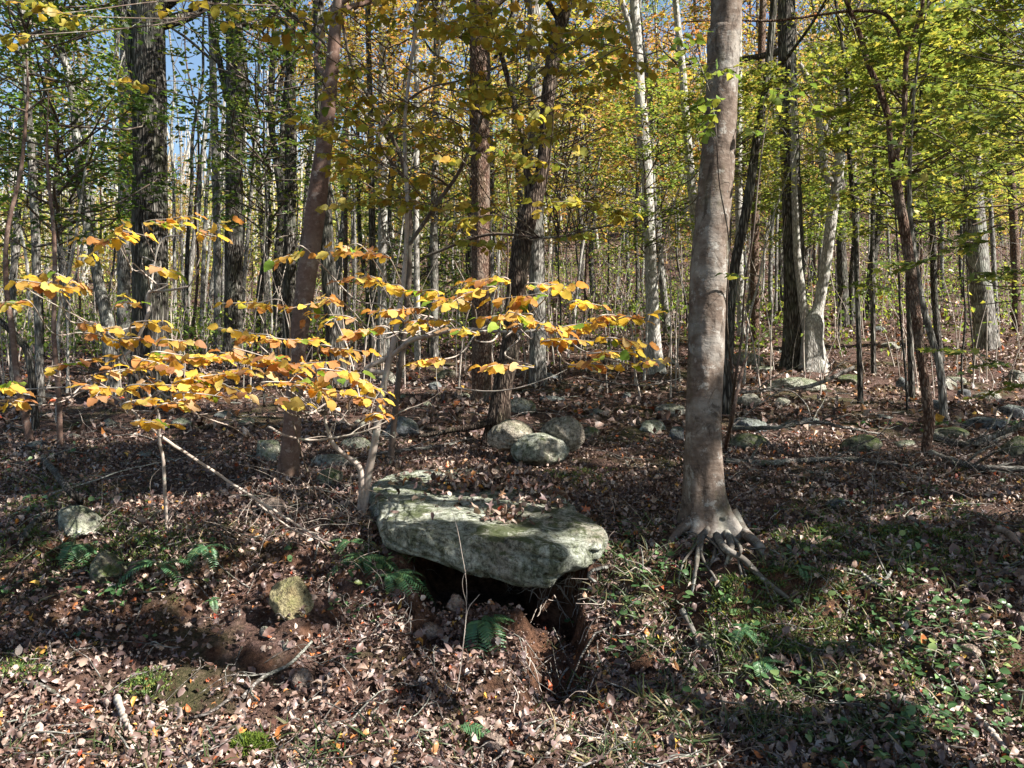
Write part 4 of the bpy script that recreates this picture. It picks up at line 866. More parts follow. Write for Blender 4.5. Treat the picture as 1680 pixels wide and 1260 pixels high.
# ------------------------------------------------------------------ sapling with broad yellow leaves
LEAFMESH = {}
def leaf_meshes(key):
    if key not in LEAFMESH: LEAFMESH[key] = [mesh_np('leaf', v, f, True, (M[key],)) for v, f in NEAR_T]
    return LEAFMESH[key]
LIT_LEAVES = []
def leaf_cluster(root, org, sprays, mkey, attach, bmat, nmax=290, seed=0, size=(.075, .115), dens=1.0, thick=.006, jn=.3, rec=True):
    r = np.random.default_rng(seed); recs = []; 
    for (px, py, wpx, d) in sprays:
        c = ray(px, py, d); w = wpx / FPX * d
        A = attach(c)
        # branch with a sag and a few kinks
        mid = (A + c) / 2 + np.array([r.normal() * .05, r.normal() * .05, -.04 - .05 * r.random()])
        q1 = A * .75 + c * .25 + r.normal(size=3) * .03; 
        ax = np.array([1., r.normal() * .45, r.normal() * .17]); ax /= np.linalg.norm(ax)
        if (c - A)[0] < 0: ax = -ax
        s0 = c - ax * w * .45; s1 = c + ax * w * .5
        g = Geo(); BP_ = catmull([A, q1, mid, s0, c + np.array([0, 0, .012]), s1], 30)
        L = np.linalg.norm(c - A)
        addtube(g, BP_, np.linspace(thick * (.6 + L * .5), .0016, 30), 6)
        perp = np.cross(ax, [0, 0, 1.]); perp /= np.linalg.norm(perp)
        n = max(4, int(w / .034 * dens)); 
        axes = [(s0, s1)]
        for k in range(max(1, int(w / .14))):
            t = r.uniform(.05, .7); p = s0 + (s1 - s0) * t; sd = 1 if r.random() < .5 else -1
            e = p + (ax * .5 + perp * sd * .9) * r.uniform(.10, .22) + np.array([0, 0, r.normal() * .035]); axes.append((p, e))
            addtube(g, catmull([p, (p + e) / 2 + np.array([0, 0, .01]), e], 8), np.linspace(.0026, .0012, 8), 4)
        obj('branch', g.mesh('branch', bmat, True, org), root)
        for (a, b) in axes:
            m = max(3, int(n * np.linalg.norm(b - a) / (w + 1e-6)))
            ad = (b - a) / (np.linalg.norm(b - a) + 1e-9)
            for i in range(m + 1):
                t = (i + .2 * r.normal()) / m; p = a + (b - a) * np.clip(t, 0, 1); sd = 1 if i % 2 else -1
                pr = np.cross(ad, [0, 0, 1.]); dd = ad * (.55 if i < m else 1.2) + pr * sd * (.9 if i < m else .1) + np.array([0, 0, -.12 + .16 * r.normal()])
                nn = np.array([0, 0, 1.]) + r.normal(size=3) * jn
                recs.append((p + np.array([0, 0, -.004]), dd, nn, r.uniform(*size)))
                if rec: LIT_LEAVES.append(p)
    recs_a = recs; dcam = [x[0][1] for x in recs_a]
    order = np.argsort([-x[3] / x[0][1] for x in recs_a]); keep = set(order[:nmax].tolist())
    ms = leaf_meshes(mkey); rest = []
    for i, (p, dd, nn, s) in enumerate(recs_a):
        if i in keep:
            o = bpy.data.objects.new('leaf', ms[int(r.integers(0, len(ms)))]); COL.objects.link(o); o.parent = root
            Rm = rotm(dd[None], nn[None])[0]; mt = Matrix([list(Rm[j] * s) + [p[j] - org[j]] for j in range(3)] + [[0, 0, 0, 1]]); o.matrix_local = mt
            wv = s * r.uniform(.85, 1.15)
        else: rest.append(i)
    if rest:
        P = np.array([recs_a[i][0] for i in rest]) - org; v, f = scatter(NEAR_T, P, rotm(np.array([recs_a[i][1] for i in rest]), np.array([recs_a[i][2] for i in rest])), np.array([recs_a[i][3] for i in rest]), r)
        obj('leaves', mesh_np('leaves', v, f, True, (M[mkey],)), root, kind='stuff')
def attach_line(stems):
    """nearest point of any of the stem polylines, a little below the spray"""
    Ps = np.vstack([catmull(s, 40) for s in stems])
    def f(c):
        d = np.linalg.norm((Ps - c) * np.array([1, 1, 1.6]) + np.array([0, 0, .25]), axis=1); return Ps[int(d.argmin())]
    return f
def stems(root, org, traces, m, sides=12):
    out = []
    for pts in traces:
        P = np.array([ray(a, b, d) for a, b, w, d in pts]); W = np.array([w / FPX * d / 2 for a, b, w, d in pts]); n = 36
        Q = catmull(P, n); g = Geo(); addtube(g, Q, np.interp(np.linspace(0, len(W) - 1, n), np.arange(len(W)), W), sides, furrow(.0012, 5, 9, 5, .08)); obj('stem', g.mesh('stem', m, True, org), root); out.append(P)
    return out
# A: forked sapling at the slab's left end
fo = gnd(596, 846); dA = fo[1]
sapA = thing('sapling', 'forked pale stemmed sapling with broad yellow leaves beside the slab end', 'sapling', fo)
stA = stems(sapA, fo, [[(594, 852, 17, dA), (598, 820, 14, dA), (606, 770, 13, dA), (616, 720, 12, dA - .05), (622, 680, 12, dA - .05), (634, 610, 11, dA), (650, 540, 9, dA), (664, 440, 8, dA + .1), (668, 330, 7, dA + .1), (664, 200, 6, dA + .2), (680, 60, 5, dA + .3), (690, -40, 4, dA + .3)],
                       [(592, 838, 13, dA), (593, 800, 9, dA - .05), (590, 768, 10, dA - .08), (570, 750, 8, dA - .1), (548, 730, 7, dA - .15), (536, 700, 5, dA - .2), (532, 680, 4, dA - .25)],
                       [(632, 612, 9, dA), (600, 605, 8, dA), (640, 585, 8, dA), (672, 560, 8, dA - .1), (700, 552, 7, dA - .2), (760, 540, 6, dA - .3), (840, 545, 5, dA - .35), (900, 540, 4, dA - .35)]], M['twig_pale'])
stA[2:] = stA[2:]
spA = [(560, 412, 90, 4.9), (610, 420, 70, 4.8), (585, 460, 80, 4.9), (520, 500, 90, 4.8), (470, 560, 110, 4.6), (440, 590, 130, 4.4), (500, 600, 120, 4.5), (560, 575, 90, 4.6), (600, 545, 80, 4.7), (470, 630, 90, 4.3), (520, 640, 90, 4.3),
       (590, 625, 100, 4.4), (600, 655, 70, 4.4), (475, 660, 60, 4.1), (618, 682, 26, 4.3), (660, 510, 100, 4.8), (700, 528, 80, 4.7), (740, 498, 80, 4.6), (800, 462, 80, 4.6), (775, 482, 90, 4.5), (850, 490, 110, 4.5), (900, 470, 90, 4.6),
       (830, 520, 100, 4.5), (760, 545, 50, 4.4), (880, 530, 110, 4.4), (950, 535, 90, 4.5), (930, 560, 90, 4.4), (1000, 520, 80, 4.5), (1040, 525, 50, 4.5), (1000, 580, 90, 4.3), (1060, 595, 70, 4.3), (970, 600, 80, 4.3), (835, 602, 90, 4.2), (960, 500, 60, 4.6), (1020, 560, 80, 4.4),
       (640, 470, 70, 4.9), (690, 480, 70, 4.8), (720, 590, 10, 4.6), (550, 520, 70, 4.8), (410, 550, 100, 4.5), (420, 500, 110, 4.8), (480, 420, 60, 5.0), (400, 590, 80, 4.4), (555, 612, 80, 4.2)]
leaf_cluster(sapA, fo, spA, 'yellow', attach_line(stA), M['twig_pale'], 290, 1, (.052, .092), .95, jn=.4)
# B: thin sapling further left with a white angular stem
foB = gnd(274, 868); dB = foB[1]
sapB = thing('sapling', 'thin white stemmed sapling with yellow leaves before the thick dark oak', 'sapling', foB)
stB = stems(sapB, foB, [[(274, 872, 6, dB), (270, 800, 6, dB - .1), (268, 755, 6, dB - .1), (261, 720, 5, dB - .15), (260, 680, 5, dB - .2), (240, 640, 5, dB - .25), (214, 605, 5, dB - .3), (200, 590, 4, dB - .3), (214, 575, 5, dB - .3), (226, 555, 5, dB - .3), (243, 515, 6, dB - .3), (243, 481, 6, dB - .3), (262, 478, 5, dB - .3), (285, 475, 4, dB - .3), (310, 470, 3, dB - .3)],
                        [(243, 482, 5, dB - .3), (258, 470, 3, dB - .35), (240, 452, 3, dB - .4), (225, 445, 2, dB - .4)],
                        [(236, 535, 4, dB - .3), (205, 540, 3, dB - .35), (180, 552, 3, dB - .4), (165, 555, 2, dB - .4)],
                        [(262, 715, 4, dB - .15), (215, 672, 4, dB - .3), (180, 648, 3, dB - .35), (140, 635, 3, dB - .4), (20, 640, 2, dB - .4)],
                        [(243, 500, 4, dB - .3), (262, 400, 3, dB - .2), (300, 385, 3, dB - .2)]], M['twig_pale'], 8)
spB = [(275, 362, 100, 4.9), (350, 375, 70, 5.0), (165, 408, 110, 4.6), (215, 385, 60, 4.7), (255, 440, 60, 4.5), (70, 468, 110, 4.4), (30, 500, 70, 4.3), (60, 455, 60, 4.5), (110, 460, 40, 4.4), (210, 500, 60, 4.5), (150, 535, 60, 4.3), (170, 555, 70, 4.3), (240, 530, 60, 4.3), (215, 558, 50, 4.3), (290, 562, 60, 4.3), (240, 595, 70, 4.1),
       (200, 610, 100, 4.1), (280, 605, 110, 4.1), (330, 590, 90, 4.2), (340, 620, 110, 4.1), (180, 640, 90, 4.0), (260, 635, 110, 4.0), (330, 650, 90, 4.0), (225, 660, 60, 3.9), (280, 665, 40, 3.95), (235, 693, 50, 3.9), (12, 640, 50, 4.0), (15, 660, 40, 4.0), (110, 600, 80, 4.3), (390, 610, 90, 4.2), (380, 640, 80, 4.1), (290, 585, 90, 4.2)]
leaf_cluster(sapB, foB, spB, 'yellow', attach_line(stB), M['twig_pale'], 290, 2, (.052, .092), .95, jn=.4)
# C: darker, taller sapling whose olive and amber leaves fill the top centre
foC = gnd(640, 760); dC = foC[1]
sapC = thing('sapling', 'slender sapling spreading olive and amber leaves across the top centre', 'sapling', foC)
stC = stems(sapC, foC, [[(640, 765, 11, dC), (652, 640, 10, dC), (668, 500, 10, dC - .1), (672, 380, 9, dC - .2), (668, 300, 8, dC - .2), (650, 240, 7, dC - .3), (600, 150, 6, dC - .5), (575, 100, 5, dC - .6), (555, 0, 4, dC - .6), (540, -80, 3, dC - .6)],
                        [(672, 400, 7, dC - .2), (720, 330, 7, dC - .4), (762, 265, 6, dC - .6), (800, 150, 5, dC - .8), (798, 20, 4, dC - .8), (800, -60, 3, dC - .8)],
                        [(668, 300, 6, dC - .2), (620, 220, 4, dC - .4), (690, 150, 4, dC - .5), (760, 130, 3, dC - .6), (940, 70, 3, dC - .8), (1060, 90, 2, dC - .8)],
                        [(600, 150, 5, dC - .5), (520, 60, 4, dC - .8), (440, 0, 3, dC - 1), (380, -60, 3, dC - 1)],
                        [(700, 420, 5, dC - .2), (800, 385, 5, dC - .4), (900, 390, 4, dC - .6), (1000, 370, 3, dC - .6), (1060, 360, 2, dC - .6)]], M['twig_dark'], 8)
rC = np.random.default_rng(6); spC = []
for k in range(74):
    px = rC.uniform(500, 1010); py = rC.uniform(-30, 400) if rC.random() < .45 else rC.uniform(-30, 270)
    if 1000 < px and py > 200: continue
    spC.append((px, py, rC.uniform(60, 120), rC.uniform(5.0, 6.6)))
spC += [(870, 190, 90, 5.0), (935, 185, 60, 5.0), (800, 255, 60, 5.4), (960, 250, 60, 5.5), (430, 30, 100, 5.0), (480, 50, 90, 5.1), (350, 10, 90, 5.0), (530, 20, 90, 5.2), (280, 20, 60, 5.2), (100, 25, 80, 5.0), (50, 10, 100, 5.1), (20, 60, 60, 5.2), (230, 140, 60, 5.6), (1040, 100, 90, 5.6), (1000, 340, 90, 6), (950, 390, 90, 6)]
leaf_cluster(sapC, foC, spC, 'olive', attach_line(stC), M['twig_dark'], 296, 3, (.05, .088), .85, thick=.004, jn=.6, rec=False)
# a few lime leaves low right of the big trunk
fD = gnd(1196, 720)
sapD = thing('sapling', 'whippy sapling with a few lime leaves clinging before the big smooth trunk', 'sapling', fD)
stD = stems(sapD, fD, [[(1196, 722, 6, fD[1]), (1204, 640, 5, 6.0), (1216, 560, 4, 5.8), (1222, 470, 3, 5.6), (1236, 380, 3, 5.4), (1246, 280, 2.4, 5.4), (1262, 180, 2, 5.4), (1290, 140, 2, 5.4)], [(1204, 640, 4, 6.0), (1192, 520, 3, 5.5), (1196, 400, 2.4, 5.2), (1180, 300, 2.2, 5.05), (1172, 190, 2, 4.95), (1150, 110, 2, 4.9), (1125, 70, 2, 5.1)]], M['twig_dark'], 6)
leaf_cluster(sapD, fD, [(1150, 110, 70, 4.9), (1180, 118, 50, 4.9), (1172, 165, 30, 4.9), (1168, 188, 30, 4.9), (1120, 100, 60, 5.1), (1290, 150, 60, 5.4), (1262, 165, 30, 5.4), (1330, 190, 40, 5.4), (1245, 220, 30, 5.2), (1205, 453, 40, 5.2), (1130, 60, 60, 5.2)], 'green', attach_line(stD), M['twig_dark'], 200, 4, (.05, .08), .6, thick=.002, jn=.5)

# maple boughs reaching in from the right, in the sun
fE = np.array([4.9, 6.6, h1(4.9, 6.6)])
sapE = thing('maple_tree', 'maple reaching sunlit green boughs in from the upper right corner', 'tree', fE)
gE = Geo(); addtube(gE, catmull([fE - [0, 0, .2], fE + [.1, .1, 2.5], fE + [0, .2, 5.5], fE + [.2, .1, 9]], 40), np.linspace(.08, .03, 40), 12); obj('trunk', gE.mesh('trunk', M['bark_grey'], True, fE), sapE)
rE = np.random.default_rng(8); spE = []
for k in range(30):
    py = rE.uniform(-40, 470); lim = 1380 + 120 * (py / 470); px = rE.uniform(lim, 1720)
    spE.append((px, py, rE.uniform(60, 130), rE.uniform(5.6, 8.2)))
spE += [(1610, 600, 90, 6.4), (1560, 575, 80, 7.5), (1640, 640, 90, 6.2), (1480, 430, 90, 7), (1420, 470, 80, 7.5)]
NT_save = NEAR_T; NEAR_T = [leaf_lobed(5, .2, 30 + i) for i in range(6)]; LEAFMESH.pop('green', None)
M['limegreen'] = leafmat('limegreen', [(0, (.07, .115, .03)), (.5, (.14, .20, .05)), (.85, (.25, .28, .07)), (1, (.38, .33, .09))], .5, .5, spots=False)
leaf_cluster(sapE, fE, spE, 'limegreen', lambda c: np.array([fE[0] + .1, fE[1] + .15, max(1.2, c[2] - .3)]), M['twig_dark'], 296, 5, (.06, .10), 1.0, thick=.004, jn=.4, rec=False)
NEAR_T = NT_save

# ------------------------------------------------------------------ ferns
def fern(px, py, label, fronds, seed, size=.3):
    c = gnd(px, py) + np.array([0, -.02, .05]); root = thing('fern', label, 'fern', c); r = np.random.default_rng(seed)
    for (ang, L) in fronds:
        a = R(ang) + r.normal() * .1; dr = np.array([math.cos(a), -abs(math.sin(a)) * .6 if math.sin(a) < 0 else math.sin(a) * .6, 0]); L = L * size * 1.0
        # arching rachis
        t = np.linspace(0, 1, 22)[:, None]; up = .45
        P = dr * t * L + np.array([0, 0, 1.]) * (up * t * L - .62 * t ** 2 * L) + np.array([0, 0, .01])
        if math.sin(a) < 0: P[:, 2] -= (t[:, 0] ** 1.5) * L * .45
        g = Geo(); V, F = tube(P, np.linspace(.0018, .0006, 22), 4); g.add(V, F)
        pos = []; ds = []; ns = []; ss = []
        T_ = np.gradient(P, axis=0); T_ /= np.linalg.norm(T_, axis=1)[:, None]
        for i in range(2, 22):
            tt = i / 21; wl = L * .26 * math.sin(math.pi * (.12 + .86 * tt)) ** .8
            side = np.cross(T_[i], [0, 0, 1.]); side /= np.linalg.norm(side) + 1e-6
            for s in (-1, 1):
                pos.append(P[i]); ds.append(side * s + T_[i] * .25 + np.array([0, 0, -.12])); ns.append(np.cross(side, T_[i]) + r.normal(size=3) * .15); ss.append(wl)
        v, f = scatter([leaf_oval(.15, .05, .2, (0, .15, .5, .85, 1), 3)], np.array(pos), rotm(np.array(ds), np.array(ns)), np.array(ss), r); g.add(v, f)
        obj('frond', g.mesh('frond', M['fern'], False), root)
fern(790, 1040, 'fern with two hanging fronds at the mouth of the dark hollow', [(20, .9), (-60, 1.25), (-95, 1.3), (60, .6), (-10, .6)], 1, .30)
fern(752, 1216, 'single low fern frond at the bottom of the bank', [(-10, 1.0), (170, .35), (-30, .9)], 2, .26)
fern(262, 950, 'fern trailing down the left bank below the dark mossy stone', [(200, 1.2), (225, 1.35), (20, .9), (170, .8), (-40, .8)], 3, .30)
fern(338, 912, 'small sunlit pair of fern fronds in the leaves of the left bank', [(-105, 1.0), (-60, 1.0), (160, .6), (20, .7)], 4, .24)
fern(125, 915, 'fern under the olive stone in the left bank', [(200, 1), (-20, .9), (-90, .9), (150, .6), (-50, .8)], 5, .28)
fern(600, 930, 'dark dense fern tuft left of the slab mouth', [(180, 1.0), (210, 1.1), (-30, 1.1), (-60, 1.1), (-90, 1), (0, 1), (150, .7), (240, 1)], 6, .30)
fern(645, 955, 'shaded fern hanging under the left end of the slab', [(-20, 1.1), (-50, 1.2), (-80, 1), (200, .8), (10, .8)], 7, .27)
fern(575, 905, 'upper dark fern between the forked sapling and the slab', [(170, .9), (-30, 1), (-120, .9), (40, .7)], 8, .24)
fern(1215, 1060, 'yellow green fern upright in the right bank below the big root', [(85, .9), (40, .7), (-60, .8), (-110, .7)], 9, .22)
fern(1240, 1110, 'drooping yellow green fern lower in the right bank', [(-40, .9), (-80, .9), (0, .8)], 10, .24)
fern(350, 1000, 'tiny fern in brown leaves left of the ochre stone', [(80, .7), (-60, .7), (200, .5)], 11, .17)
fern(1310, 960, 'small fern beside the big root', [(80, .8), (0, .7), (-80, .7)], 12, .18)
fern(880, 870 + 60, 'small fern clinging behind the bank lip', [(60, .7)], 13, .15) if False else None

# ------------------------------------------------------------------ fallen branches and sticks
def stick(label, pts, r0, r1, m='rot_wood', name='fallen_branch', twigs=0, lift=.02, seed=0, d=None):
    r = random.Random(seed); P = []
    for q in pts:
        if len(q) == 3: P.append(ray(*q))
        else: P.append(gnd(*q) + np.array([0, 0, lift + r0]))
    P = np.array(P); org = P[0].copy(); n = 44
    Q = catmull(P, n) + np.random.default_rng(seed).normal(size=(n, 3)) * r0 * .12; rad = np.linspace(r0, r1, n)
    g = Geo(); addtube(g, Q, rad, 10, furrow(r0 * .08, 5, 5, seed, .14))
    root = thing(name, label, 'branch', org) if twigs else None
    me = g.mesh(name, M[m], True, org)
    if not twigs:
        o = obj(name, me, loc=org); o['label'] = label; o['category'] = 'branch'; return
    obj('limb', me, root)
    for i in range(twigs):
        k = r.randint(6, n - 4); a = r.uniform(0, 6.28); dr = (Q[k] - Q[k - 3]); dr /= np.linalg.norm(dr) + 1e-9; dr = dr + np.array([math.cos(a) * .7, math.sin(a) * .4, r.uniform(.1, .9)])
        LP = limb_points(Q[k], dr, r.uniform(.2, .7) * (1 + r0 * 8), 5, .2, 0, r); g = Geo(); addtube(g, catmull(LP, 12), np.linspace(rad[k] * .5, .0015, 12), 5); obj('twig', g.mesh('twig', M[m], True, org), root)
stick('long pale fallen stick slanting down from the left sapling to the fern tuft', [(262, 715, 5.0), (330, 760, 5.1), (400, 806, 5.1), (470, 850, 5.05), (548, 898, 5.0)], .011, .007, 'twig_pale', name='stick')
stick('second thin stick lying along the long pale one', [(425, 828, 5.0), (480, 868, 4.95), (545, 893, 4.95)], .006, .004, 'twig_pale', name='stick')
stick('grey stick slanting in the leaves right of the rose stones', [(396, 1160), (430, 1130), (475, 1100), (512, 1066)], .012, .008, 'rot_wood', name='stick')
stick('brown curved stick at the foot of the left bank', [(310, 1190), (345, 1180), (380, 1160), (398, 1165)], .009, .006, 'rot_wood', name='stick')
stick('short weathered stick sloping at the left bottom', [(40, 1135), (75, 1145), (108, 1160)], .014, .010, 'rot_wood', name='stick')
stick('pale broken stick pointing at the camera on the bright leaves', [(192, 1165), (202, 1190), (215, 1215)], .018, .012, 'twig_pale', name='stick')
stick('thin vertical twig standing in front of the dark hollow', [(745, 1150, 4.1), (755, 1100, 4.1), (762, 1040, 4.15), (768, 1000, 4.2), (787, 975, 4.2)], .0035, .0022, 'twig_pale', name='twig', twigs=2)
stick('long dark log lying across the right clearing', [(1190, 762), (1260, 766), (1340, 760), (1420, 764), (1490, 772)], .035, .022, 'rot_wood', name='fallen_log', twigs=3, lift=.0)
stick('arched dark branch lying right of the dark rounded stone', [(1196, 708), (1270, 702, 8.6), (1330, 692, 8.7), (1390, 702, 8.7), (1450, 722)], .03, .012, 'rot_wood', twigs=5, seed=3)
stick('dead limb running under the grey oval boulder to the right edge', [(1528, 722), (1560, 735), (1600, 738), (1640, 728), (1690, 700)], .04, .035, 'rot_wood', name='fallen_log', twigs=4, seed=4)
stick('dark dead limb from the Y shaped tree foot to the right edge', [(1525, 752), (1570, 768), (1620, 778), (1690, 782)], .035, .03, 'rot_wood', name='fallen_log', twigs=4, seed=5)
stick('pale forked dead branch crossing the right edge above the mossy boulder', [(1600, 728, 8.4), (1640, 712, 8.4), (1690, 690, 8.3)], .03, .03, 'bark_grey', seed=6)
stick('fallen stem in front of the broad green slab, pointing left', [(1200, 645, 10), (1260, 640, 10.2), (1330, 633, 10.4), (1400, 603, 11.0)], .02, .03, 'rot_wood', twigs=4, seed=7)
stick('thin bent dead twig arching in the sunlit clearing', [(1200, 700, 8.8), (1250, 660, 9), (1290, 640, 9.2), (1320, 660, 9.1), (1332, 690, 8.9)], .012, .006, 'rot_wood', seed=8)
stick('dark branch lying on the leaves behind the slab at left', [(606, 756), (660, 748), (700, 742), (740, 736), (775, 724)], .022, .014, 'rot_wood', twigs=3, seed=9)
stick('long pale twig lying in an arc before the pale grey trunk', [(748, 636, 9.0), (800, 642, 8.8), (850, 636, 8.7), (900, 620, 8.8), (930, 606, 9.0)], .009, .005, 'twig_pale', seed=10)
stick('dry branch across the leafy floor left of the big smooth trunk', [(955, 618, 9.5), (1000, 628, 9.6), (1060, 632, 9.8), (1120, 620, 10)], .012, .008, 'rot_wood', twigs=3, seed=11)
stick('slanting dark stem right of the big smooth trunk foot', [(1190, 742), (1200, 690, 6.6), (1210, 640, 6.6), (1222, 590, 6.7)], .022, .012, 'bark_brown', twigs=4, seed=12)
stick('curved pale root arching from the leaves at the upper right bank', [(1630, 865, 5.2), (1655, 875, 5.1), (1672, 895, 5.0), (1690, 910, 5.0)], .024, .02, 'bark_brown', name='root', seed=13)
stick('buff root emerging from the right bank', [(1600, 935), (1640, 945), (1690, 960)], .03, .035, 'bark_brown', name='root', lift=-.01, seed=14)
stick('small silver forked root snag in the right bank', [(1382, 945), (1410, 952), (1445, 970), (1462, 955)], .012, .01, 'bark_grey', name='root', twigs=2, seed=15)
stick('pale stick at the lower right corner', [(1600, 1190), (1625, 1215), (1650, 1250)], .014, .012, 'twig_pale', name='stick')
stick('long thin grey stick rising through the dark left hollow', [(70, 820), (150, 790, 6.2), (210, 770, 6.3), (330, 745, 6.5)], .007, .004, 'bark_grey', name='stick', seed=16)
stick('mossy root loop in the dark left bank', [(70, 760), (110, 800, 6.0), (130, 840), (60, 870), (30, 910)], .03, .02, 'bark_oak', name='root', seed=17)
stick('pale branch fan low behind the forked sapling', [(440, 700, 5.2), (470, 715, 5.1), (520, 722, 5.1), (580, 712, 5.1), (622, 700, 5.1)], .009, .006, 'twig_pale', twigs=7, seed=18)
stick('bare whitish twigs crossing under the yellow leaves', [(290, 665, 4.6), (350, 690, 4.7), (380, 700, 4.8), (405, 717, 4.9)], .005, .003, 'twig_pale', twigs=3, seed=19)
stick('thin double twig hanging before the forked sapling', [(480, 690, 5.0), (500, 760, 5.0), (515, 800, 5.0), (528, 845, 5.0)], .006, .005, 'twig_dark', twigs=3, seed=20)
stick('curled root under the right end of the slab', [(996, 930, 4.9), (972, 936, 4.85), (966, 946, 4.85), (978, 955, 4.85)], .012, .008, 'bark_grey', name='root', seed=21)

# fine dangling roots of the cut bank, grass tufts, ground herbs
def fine_roots():
    g = Geo(); r = np.random.default_rng(90)
    spots = [(1240, 1130, 60, 120), (1000, 1150, 60, 90), (930, 1000, 50, 60), (960, 1190, 50, 60), (1100, 1060, 60, 60), (560, 870, 40, 60), (880, 960, 60, 20), (640, 1010, 70, 60), (870, 1130, 40, 60), (300, 880, 80, 30), (1300, 1200, 100, 60), (1000, 980, 20, 50)]
    for (px, py, sx, sy) in spots:
        for k in range(34):
            p = gnd(px + r.normal() * sx * .5, py + r.normal() * sy * .5) + np.array([0, -.01, .02]); L = r.uniform(.06, .26)
            P = [p]; d = np.array([r.normal() * .5, -.45, -.55 + r.normal() * .3])
            for i in range(5): d = d + r.normal(size=3) * .28; P.append(P[-1] + d / np.linalg.norm(d) * L / 5)
            P = np.array(P); P[:, 2] = np.maximum(P[:, 2], H(P[:, 0], P[:, 1]) + .004)
            V, F = tube(catmull(P, 12), np.linspace(.0028, .001, 12) * r.uniform(.5, 1.6), 4); g.add(V, F)
    o = obj('fine_roots', g.mesh('fine_roots', M['twig_pale'], True), kind='stuff'); o['label'] = 'fine tangled rootlets hanging out of the cut bank'; o['category'] = 'roots'
fine_roots()
def near_brush():
    g = Geo(); r = np.random.default_rng(191)
    for (px, py, sx, sy, n_, L0) in [(540, 830, 60, 50, 70, .5), (460, 860, 70, 30, 50, .4), (250, 870, 90, 30, 60, .35), (1040, 900, 50, 40, 40, .3), (1240, 780, 60, 60, 30, .5), (900, 720, 100, 30, 30, .5), (60, 760, 60, 40, 30, .6), (1520, 760, 60, 30, 50, .6), (660, 980, 50, 30, 30, .25), (1640, 760, 60, 30, 40, .5), (620, 740, 60, 40, 40, .5)]:
        for k in range(n_):
            p = gnd(px + r.normal() * sx, py + r.normal() * sy); d = np.array([r.normal() * .8, r.normal() * .5 - .1, r.uniform(.1, 1.1)]); L = L0 * r.uniform(.4, 1.4); P = [p]
            for i in range(5): d = d + r.normal(size=3) * .3 + np.array([0, 0, -.12]); P.append(P[-1] + d / np.linalg.norm(d) * L / 5)
            V, F = tube(catmull(P, 11), np.linspace(1, .35, 11) * r.uniform(.0012, .0034), 4); g.add(V, F)
    o = obj('dry_stems', g.mesh('dry_stems', M['twig_pale'], True), kind='stuff'); o['label'] = 'tangle of thin dry stems on the bank and round the sapling foot'; o['category'] = 'undergrowth'
near_brush()
def twigs_litter():
    g = Geo(); r = np.random.default_rng(91)
    for k in range(1500):
        y = 3.0 + 19 * r.random() ** 1.7; x = r.uniform(-.78, .78) * y; a = r.random() * 6.28; L = r.uniform(.08, .5) * (1 + (y > 8) * .8)
        P = np.array([[x + math.cos(a) * L * (t - .5) + r.normal() * .012, y + math.sin(a) * L * (t - .5), 0] for t in np.linspace(0, 1, 5)])
        if k % 14 and ((P[:, 0] > -1) & (P[:, 0] < .5) & (P[:, 1] > 4.7) & (P[:, 1] < 6.1)).any(): continue
        P[:, 2] = H(P[:, 0], P[:, 1]) + .03 + r.normal(size=5) * .012 + np.linspace(0, 1, 5) * r.uniform(0, .06)
        V, F = tube(catmull(P, 7), np.linspace(1, .4, 7) * r.uniform(.0015, .006) * (1 + y / 15), 4); g.add(V, F)
    o = obj('fallen_twigs', g.mesh('fallen_twigs', M['rot_wood'], True), kind='stuff'); o['label'] = 'small dead twigs scattered over the leaf litter'; o['category'] = 'twigs'
twigs_litter()

# --- litter
def pick_bare(x, y):
    """fraction of litter kept: steep earth faces and the hollow are bare"""
    n = normals(x, y); k = .30 + .70 * sstep(.55, .82, n[:, 2])
    cav = (x > -.6) & (x < .5) & (y > 4.85) & (y < 6.0)
    gul = (x > .08) & (x < .42) & (y > 4.15) & (y < 5.2)
    return k * np.where(cav, .05, 1) * np.where(gul, .35, 1), n
def litter(n, y0, y1, pw, size, temps, name, label, tilt=.35, seed=0, lift=.03, slope=.78, fl=True, dens_noise=True, bare=0.0):
    r = np.random.default_rng(seed)
    q = r.random(n); y = (y0 ** pw + (y1 ** pw - y0 ** pw) * q) ** (1 / pw); x = r.uniform(-slope, slope, n) * (y + 1.0)
    k, nn = pick_bare(x, y); cl = fbm(x * 1.1, y * 1.1, 51, 3)
    k = np.maximum(k, bare)
    keep = (r.random(n) < k * (np.clip(.8 + 1.8 * cl, .22, 1) if dens_noise else 1)); 
    keep &= ~(in_slab(x, y, 1.0) & (y < 7.45))
    keep &= ~((np.hypot((x - 1.5) / .33, (y - 4.98) / .30) < 1) & (r.random(n) < .6))
    x, y, nn = x[keep], y[keep], nn[keep]; m = len(x)
    z = H(x, y) + r.random(m) * lift
    d = r.normal(size=(m, 3)); nr = nn + r.normal(size=(m, 3)) * tilt
    s = size[0] + (size[1] - size[0]) * r.random(m) ** 1.6; s = s * np.where(r.random(m) < .035, 1.4, 1)
    return np.stack([x, y, z], -1), rotm(d, nr), s
P1, R1, S1 = litter(104000, 2.5, 9.5, 1.35, (.018, .066), LITTER_T, '', '', .55, 52, .04)
